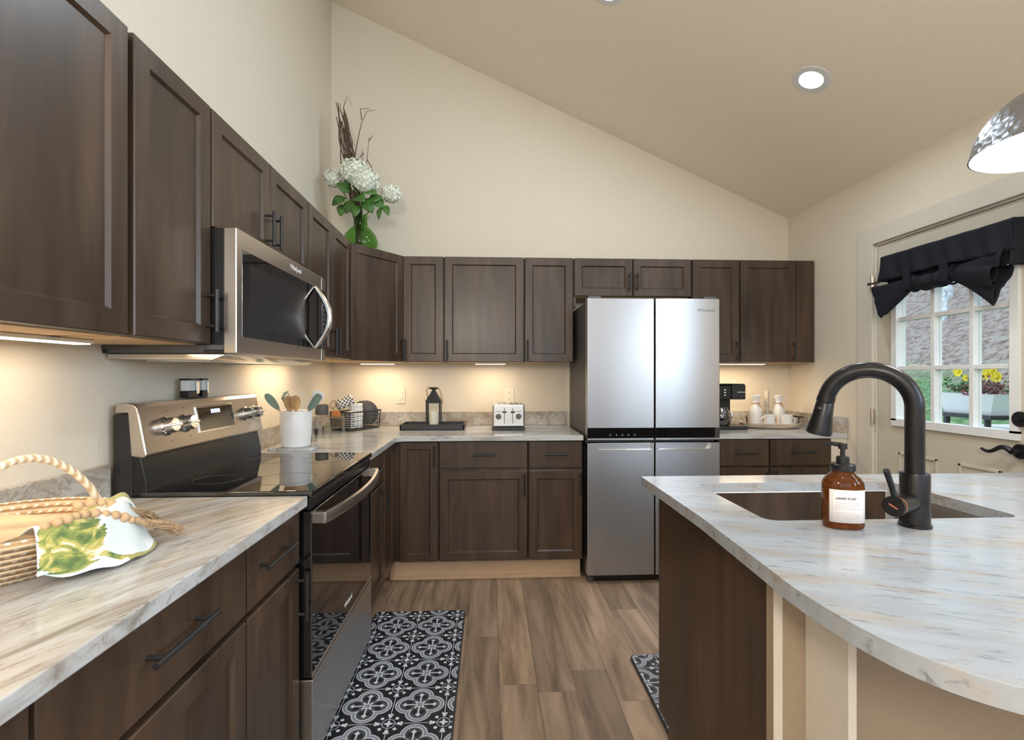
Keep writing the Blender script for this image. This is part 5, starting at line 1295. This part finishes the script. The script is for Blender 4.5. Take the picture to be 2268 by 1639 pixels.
for P_ in ([(-.05, 0, .60), (-.02, 0, .78), (.01, -.01, .90), (.045, -.01, .975), (.10, -.01, .985)], [(.01, -.01, .92), (.0, -.01, .99), (.06, 0, 1.0)], [(-.08, 0, .85), (-.115, 0, 1.0), (-.09, 0, 1.075), (-.06, 0, 1.02)], [(-.10, 0, .9), (-.135, 0, .98), (-.138, 0, 1.03)], [(-.02, -.01, .35), (.01, -.01, .52), (.045, -.01, .65), (.06, -.01, .80)], [(.045, -.01, .65), (.075, -.01, .60), (.085, -.01, .50)], [(-.04, 0, .5), (.015, 0, .62), (.01, 0, .72)], [(.055, 0, .78), (.085, 0, .82)], [(-.04, 0, .62), (.02, 0, .70), (.03, 0, .68)]):
    Q.tube([vc + Vector(p) for p in P_], [.0036 - .0022 * i / (len(P_) - 1) for i in range(len(P_))], 6)
Q.build('side_twigs', M['bark'], tw)

# ------------------------------------------------------------------ outside the door
pt = MB().box(-14, 2.42, -22, YR - .13, -.2, -.12).build('ground_light_block', M['kick']); pt['kind'] = 'structure'  # unseen slab added to block sky light from below
def ground(u_, v_):
    x = 2.45 + u_ * 24; y = -14 + v_ * 44
    h_ = -.35 + .05 * math.sin(y * .8)
    if x > 3.5: h_ += (x - 3.5) * .27
    if x > 8.5: h_ += (x - 8.5) * .30
    h_ += .10 * mnoise.noise(Vector((x * .8, y * .8, 0)))
    return Vector((x, y, h_))
gd = MB().grid(ground, 60, 80).build('lawn', M['lawn']); gd['kind'] = 'structure'
def gz(x, y): return ground((x - 2.45) / 24, 0).z
def clump(Q, c_, R_, n_, s_, hz=.6):
    for k in range(n_):
        v_ = Vector((random.gauss(0, 1), random.gauss(0, 1), abs(random.gauss(0, 1)) * hz)); v_ *= R_ * .5
        p = Vector(c_) + v_; q_ = Vector((0, 0, 1)).rotation_difference(Vector((random.uniform(-1, 1), random.uniform(-1, 1), random.uniform(.1, 1))).normalized())
        Q.add([p + q_ @ Vector(w_) * s_ for w_ in ((-.5, 0, 0), (0, -.3, 0), (.6, 0, .1), (0, .3, 0))], [(0, 1, 2, 3)])
px, py, pz = 3.85, 3.64, .985
pl = thing('planter', 'white tapered planter on a black stand outside the door window', 'planter', (px, py, gz(px, py)))
Q = MB(); vs = []
for (h1, h2, z) in ((.12, .18, 0), (.15, .235, .16), (.135, .22, .16), (.11, .17, .03)): vs += [(px - h1, py - h2, pz + z), (px + h1, py - h2, pz + z), (px + h1, py + h2, pz + z), (px - h1, py + h2, pz + z)]
fs = [(3, 2, 1, 0), (12, 13, 14, 15)] + [(r0 * 4 + k, r0 * 4 + (k + 1) % 4, r0 * 4 + 4 + (k + 1) % 4, r0 * 4 + 4 + k) for r0 in range(3) for k in range(4)]
Q.add(vs, fs).build('box', M['ceramic'], pl, smooth=False)
MB().box(px - .13, px + .13, py - .215, py + .215, pz + .12, pz + .14).build('soil', M['soil'], pl, smooth=False)
Q = MB()
for (a, b) in ((-.2, .2), (.2, .2), (-.2, -.2), (.2, -.2)):
    Q.cyl((px + a * .6, py + b * .8, pz - .01), (px + a * .8, py + b * 1.05, gz(px, py) - .02), .02, 8)
Q.box(px - .16, px + .16, py - .22, py + .22, pz - .03, pz - .002).box(px - .14, px + .14, py - .2, py + .2, pz - .36, pz - .33)
Q.build('stand', M['blackmat'], pl, smooth=False)
ps = thing('potted_flowers', 'yellow daisies and mauve foliage growing in the white planter', 'flowers', (px, py, pz + .17))
Q = MB(); clump(Q, (px, py + .12, pz + .17), .13, 160, .035); clump(Q, (px, py - .05, pz + .17), .12, 110, .035); Q.build('green_foliage', M['leaf'], ps)
Q = MB(); clump(Q, (px - .06, py - .12, pz + .15), .16, 260, .03, .8); Q.build('mauve_foliage', M['mauve'], ps)
for (dy_, dz_, r_) in ((.13, .33, .045), (-.10, .31, .048), (-.17, .29, .048), (-.04, .29, .035), (.07, .28, .03), (-.14, .34, .04)):
    c_ = Vector((px - .05, py + dy_, pz + dz_)); Q = MB()
    for k in range(12):
        a = 2 * PI * k / 12; q_ = Vector((-.35, math.cos(a), math.sin(a))); s_ = Vector((0, -math.sin(a), math.cos(a)))
        Q.add([c_, c_ + q_ * r_ * .6 + s_ * r_ * .25, c_ + q_ * r_, c_ + q_ * r_ * .6 - s_ * r_ * .25], [(0, 1, 2, 3)])
    Q.sphere(c_ - Vector((.01, 0, 0)), r_ * .28, 10, 6)
    fw = Q.build('daisy', M['yellow'], ps); 
    MB().tube([c_, (px, py + dy_ * .7, pz + .2)], .004, 5).build('stem', M['leaf'], ps)
Q = MB()
for (a, b) in ((-.1, -.2), (.1, -.2), (-.1, .2), (.1, .2)): Q.cyl((4.38 + a, 3.80 + b, gz(4.38, 3.80) - .02), (4.38 + a, 3.80 + b, .665), .015, 8)
low_legs = Q
pot = thing('low_planter', 'second white planter lower down behind the black stand', 'planter', (4.38, 3.80, gz(4.38, 3.80)))
Q = MB(); vs = []
z0 = .66
for (h1, h2, z) in ((.13, .18, 0), (.17, .24, .20)): vs += [(4.38 - h1, 3.80 - h2, z0 + z), (4.38 + h1, 3.80 - h2, z0 + z), (4.38 + h1, 3.80 + h2, z0 + z), (4.38 - h1, 3.80 + h2, z0 + z)]
Q.add(vs, [(3, 2, 1, 0), (4, 5, 6, 7)] + [(k, (k + 1) % 4, 4 + (k + 1) % 4, 4 + k) for k in range(4)]).build('box', M['ceramic'], pot, smooth=False); low_legs.build('legs', M['blackmat'], pot)
for i, (x, y, r_, lean) in enumerate(((13.0, 13.2, .10, .02), (15.0, 12.6, .08, -.03), (12.0, 9.5, .09, .05), (14.5, 13.6, .07, .0), (16.5, 12.0, .12, -.02), (11.5, 11.8, .06, .08), (17.0, 16.5, .11, .02), (14.0, 15.5, .08, -.04), (13.5, 10.6, .07, .03))):
    pts = [(x + lean * z, y + .05 * math.sin(z), gz(x, y) - .2 + z) for z in [k * .8 for k in range(10)]]
    t = thing('tree', 'slim pale bare tree trunk on the leafy bank outside', 'tree', pts[0], 0, 'bare trees on the bank')
    MB().tube(pts, [r_ * (1 - .07 * k) for k in range(10)], 8).build('trunk', M['trunk'], t)
    Q = MB()
    for k in range(5):
        p = Vector(pts[3 + k]); a = random.uniform(0, 6); L = random.uniform(.8, 1.6)
        Q.tube([p, p + Vector((math.cos(a), math.sin(a), .8)) * L * .5, p + Vector((math.cos(a), math.sin(a), 1.4)) * L], [r_ * .35, r_ * .2, r_ * .08], 5)
    Q.build('branches', M['trunk'], t)
sd = thing('shed', 'blue-grey sided building at the top of the bank outside', 'building', (19, 14.5, gz(19, 14.5)))
zz = gz(19, 14.5) - .3
MB().box(18, 21, 12, 18.5, zz, zz + 2.6).build('walls', M['siding'], sd, smooth=False)
MB().prism([(17.6, zz + 2.6), (21.4, zz + 2.6), (19.5, zz + 3.8)], 11.6, 18.9, lambda a, b, c: (a, c, b)).build('roof', M['darkgrey'], sd, smooth=False)
for y in (13.2, 15.2, 17.2): MB().box(17.95, 18.0, y - .4, y + .4, zz + .9, zz + 2.1).build('window', M['glassblack'], sd, smooth=False)
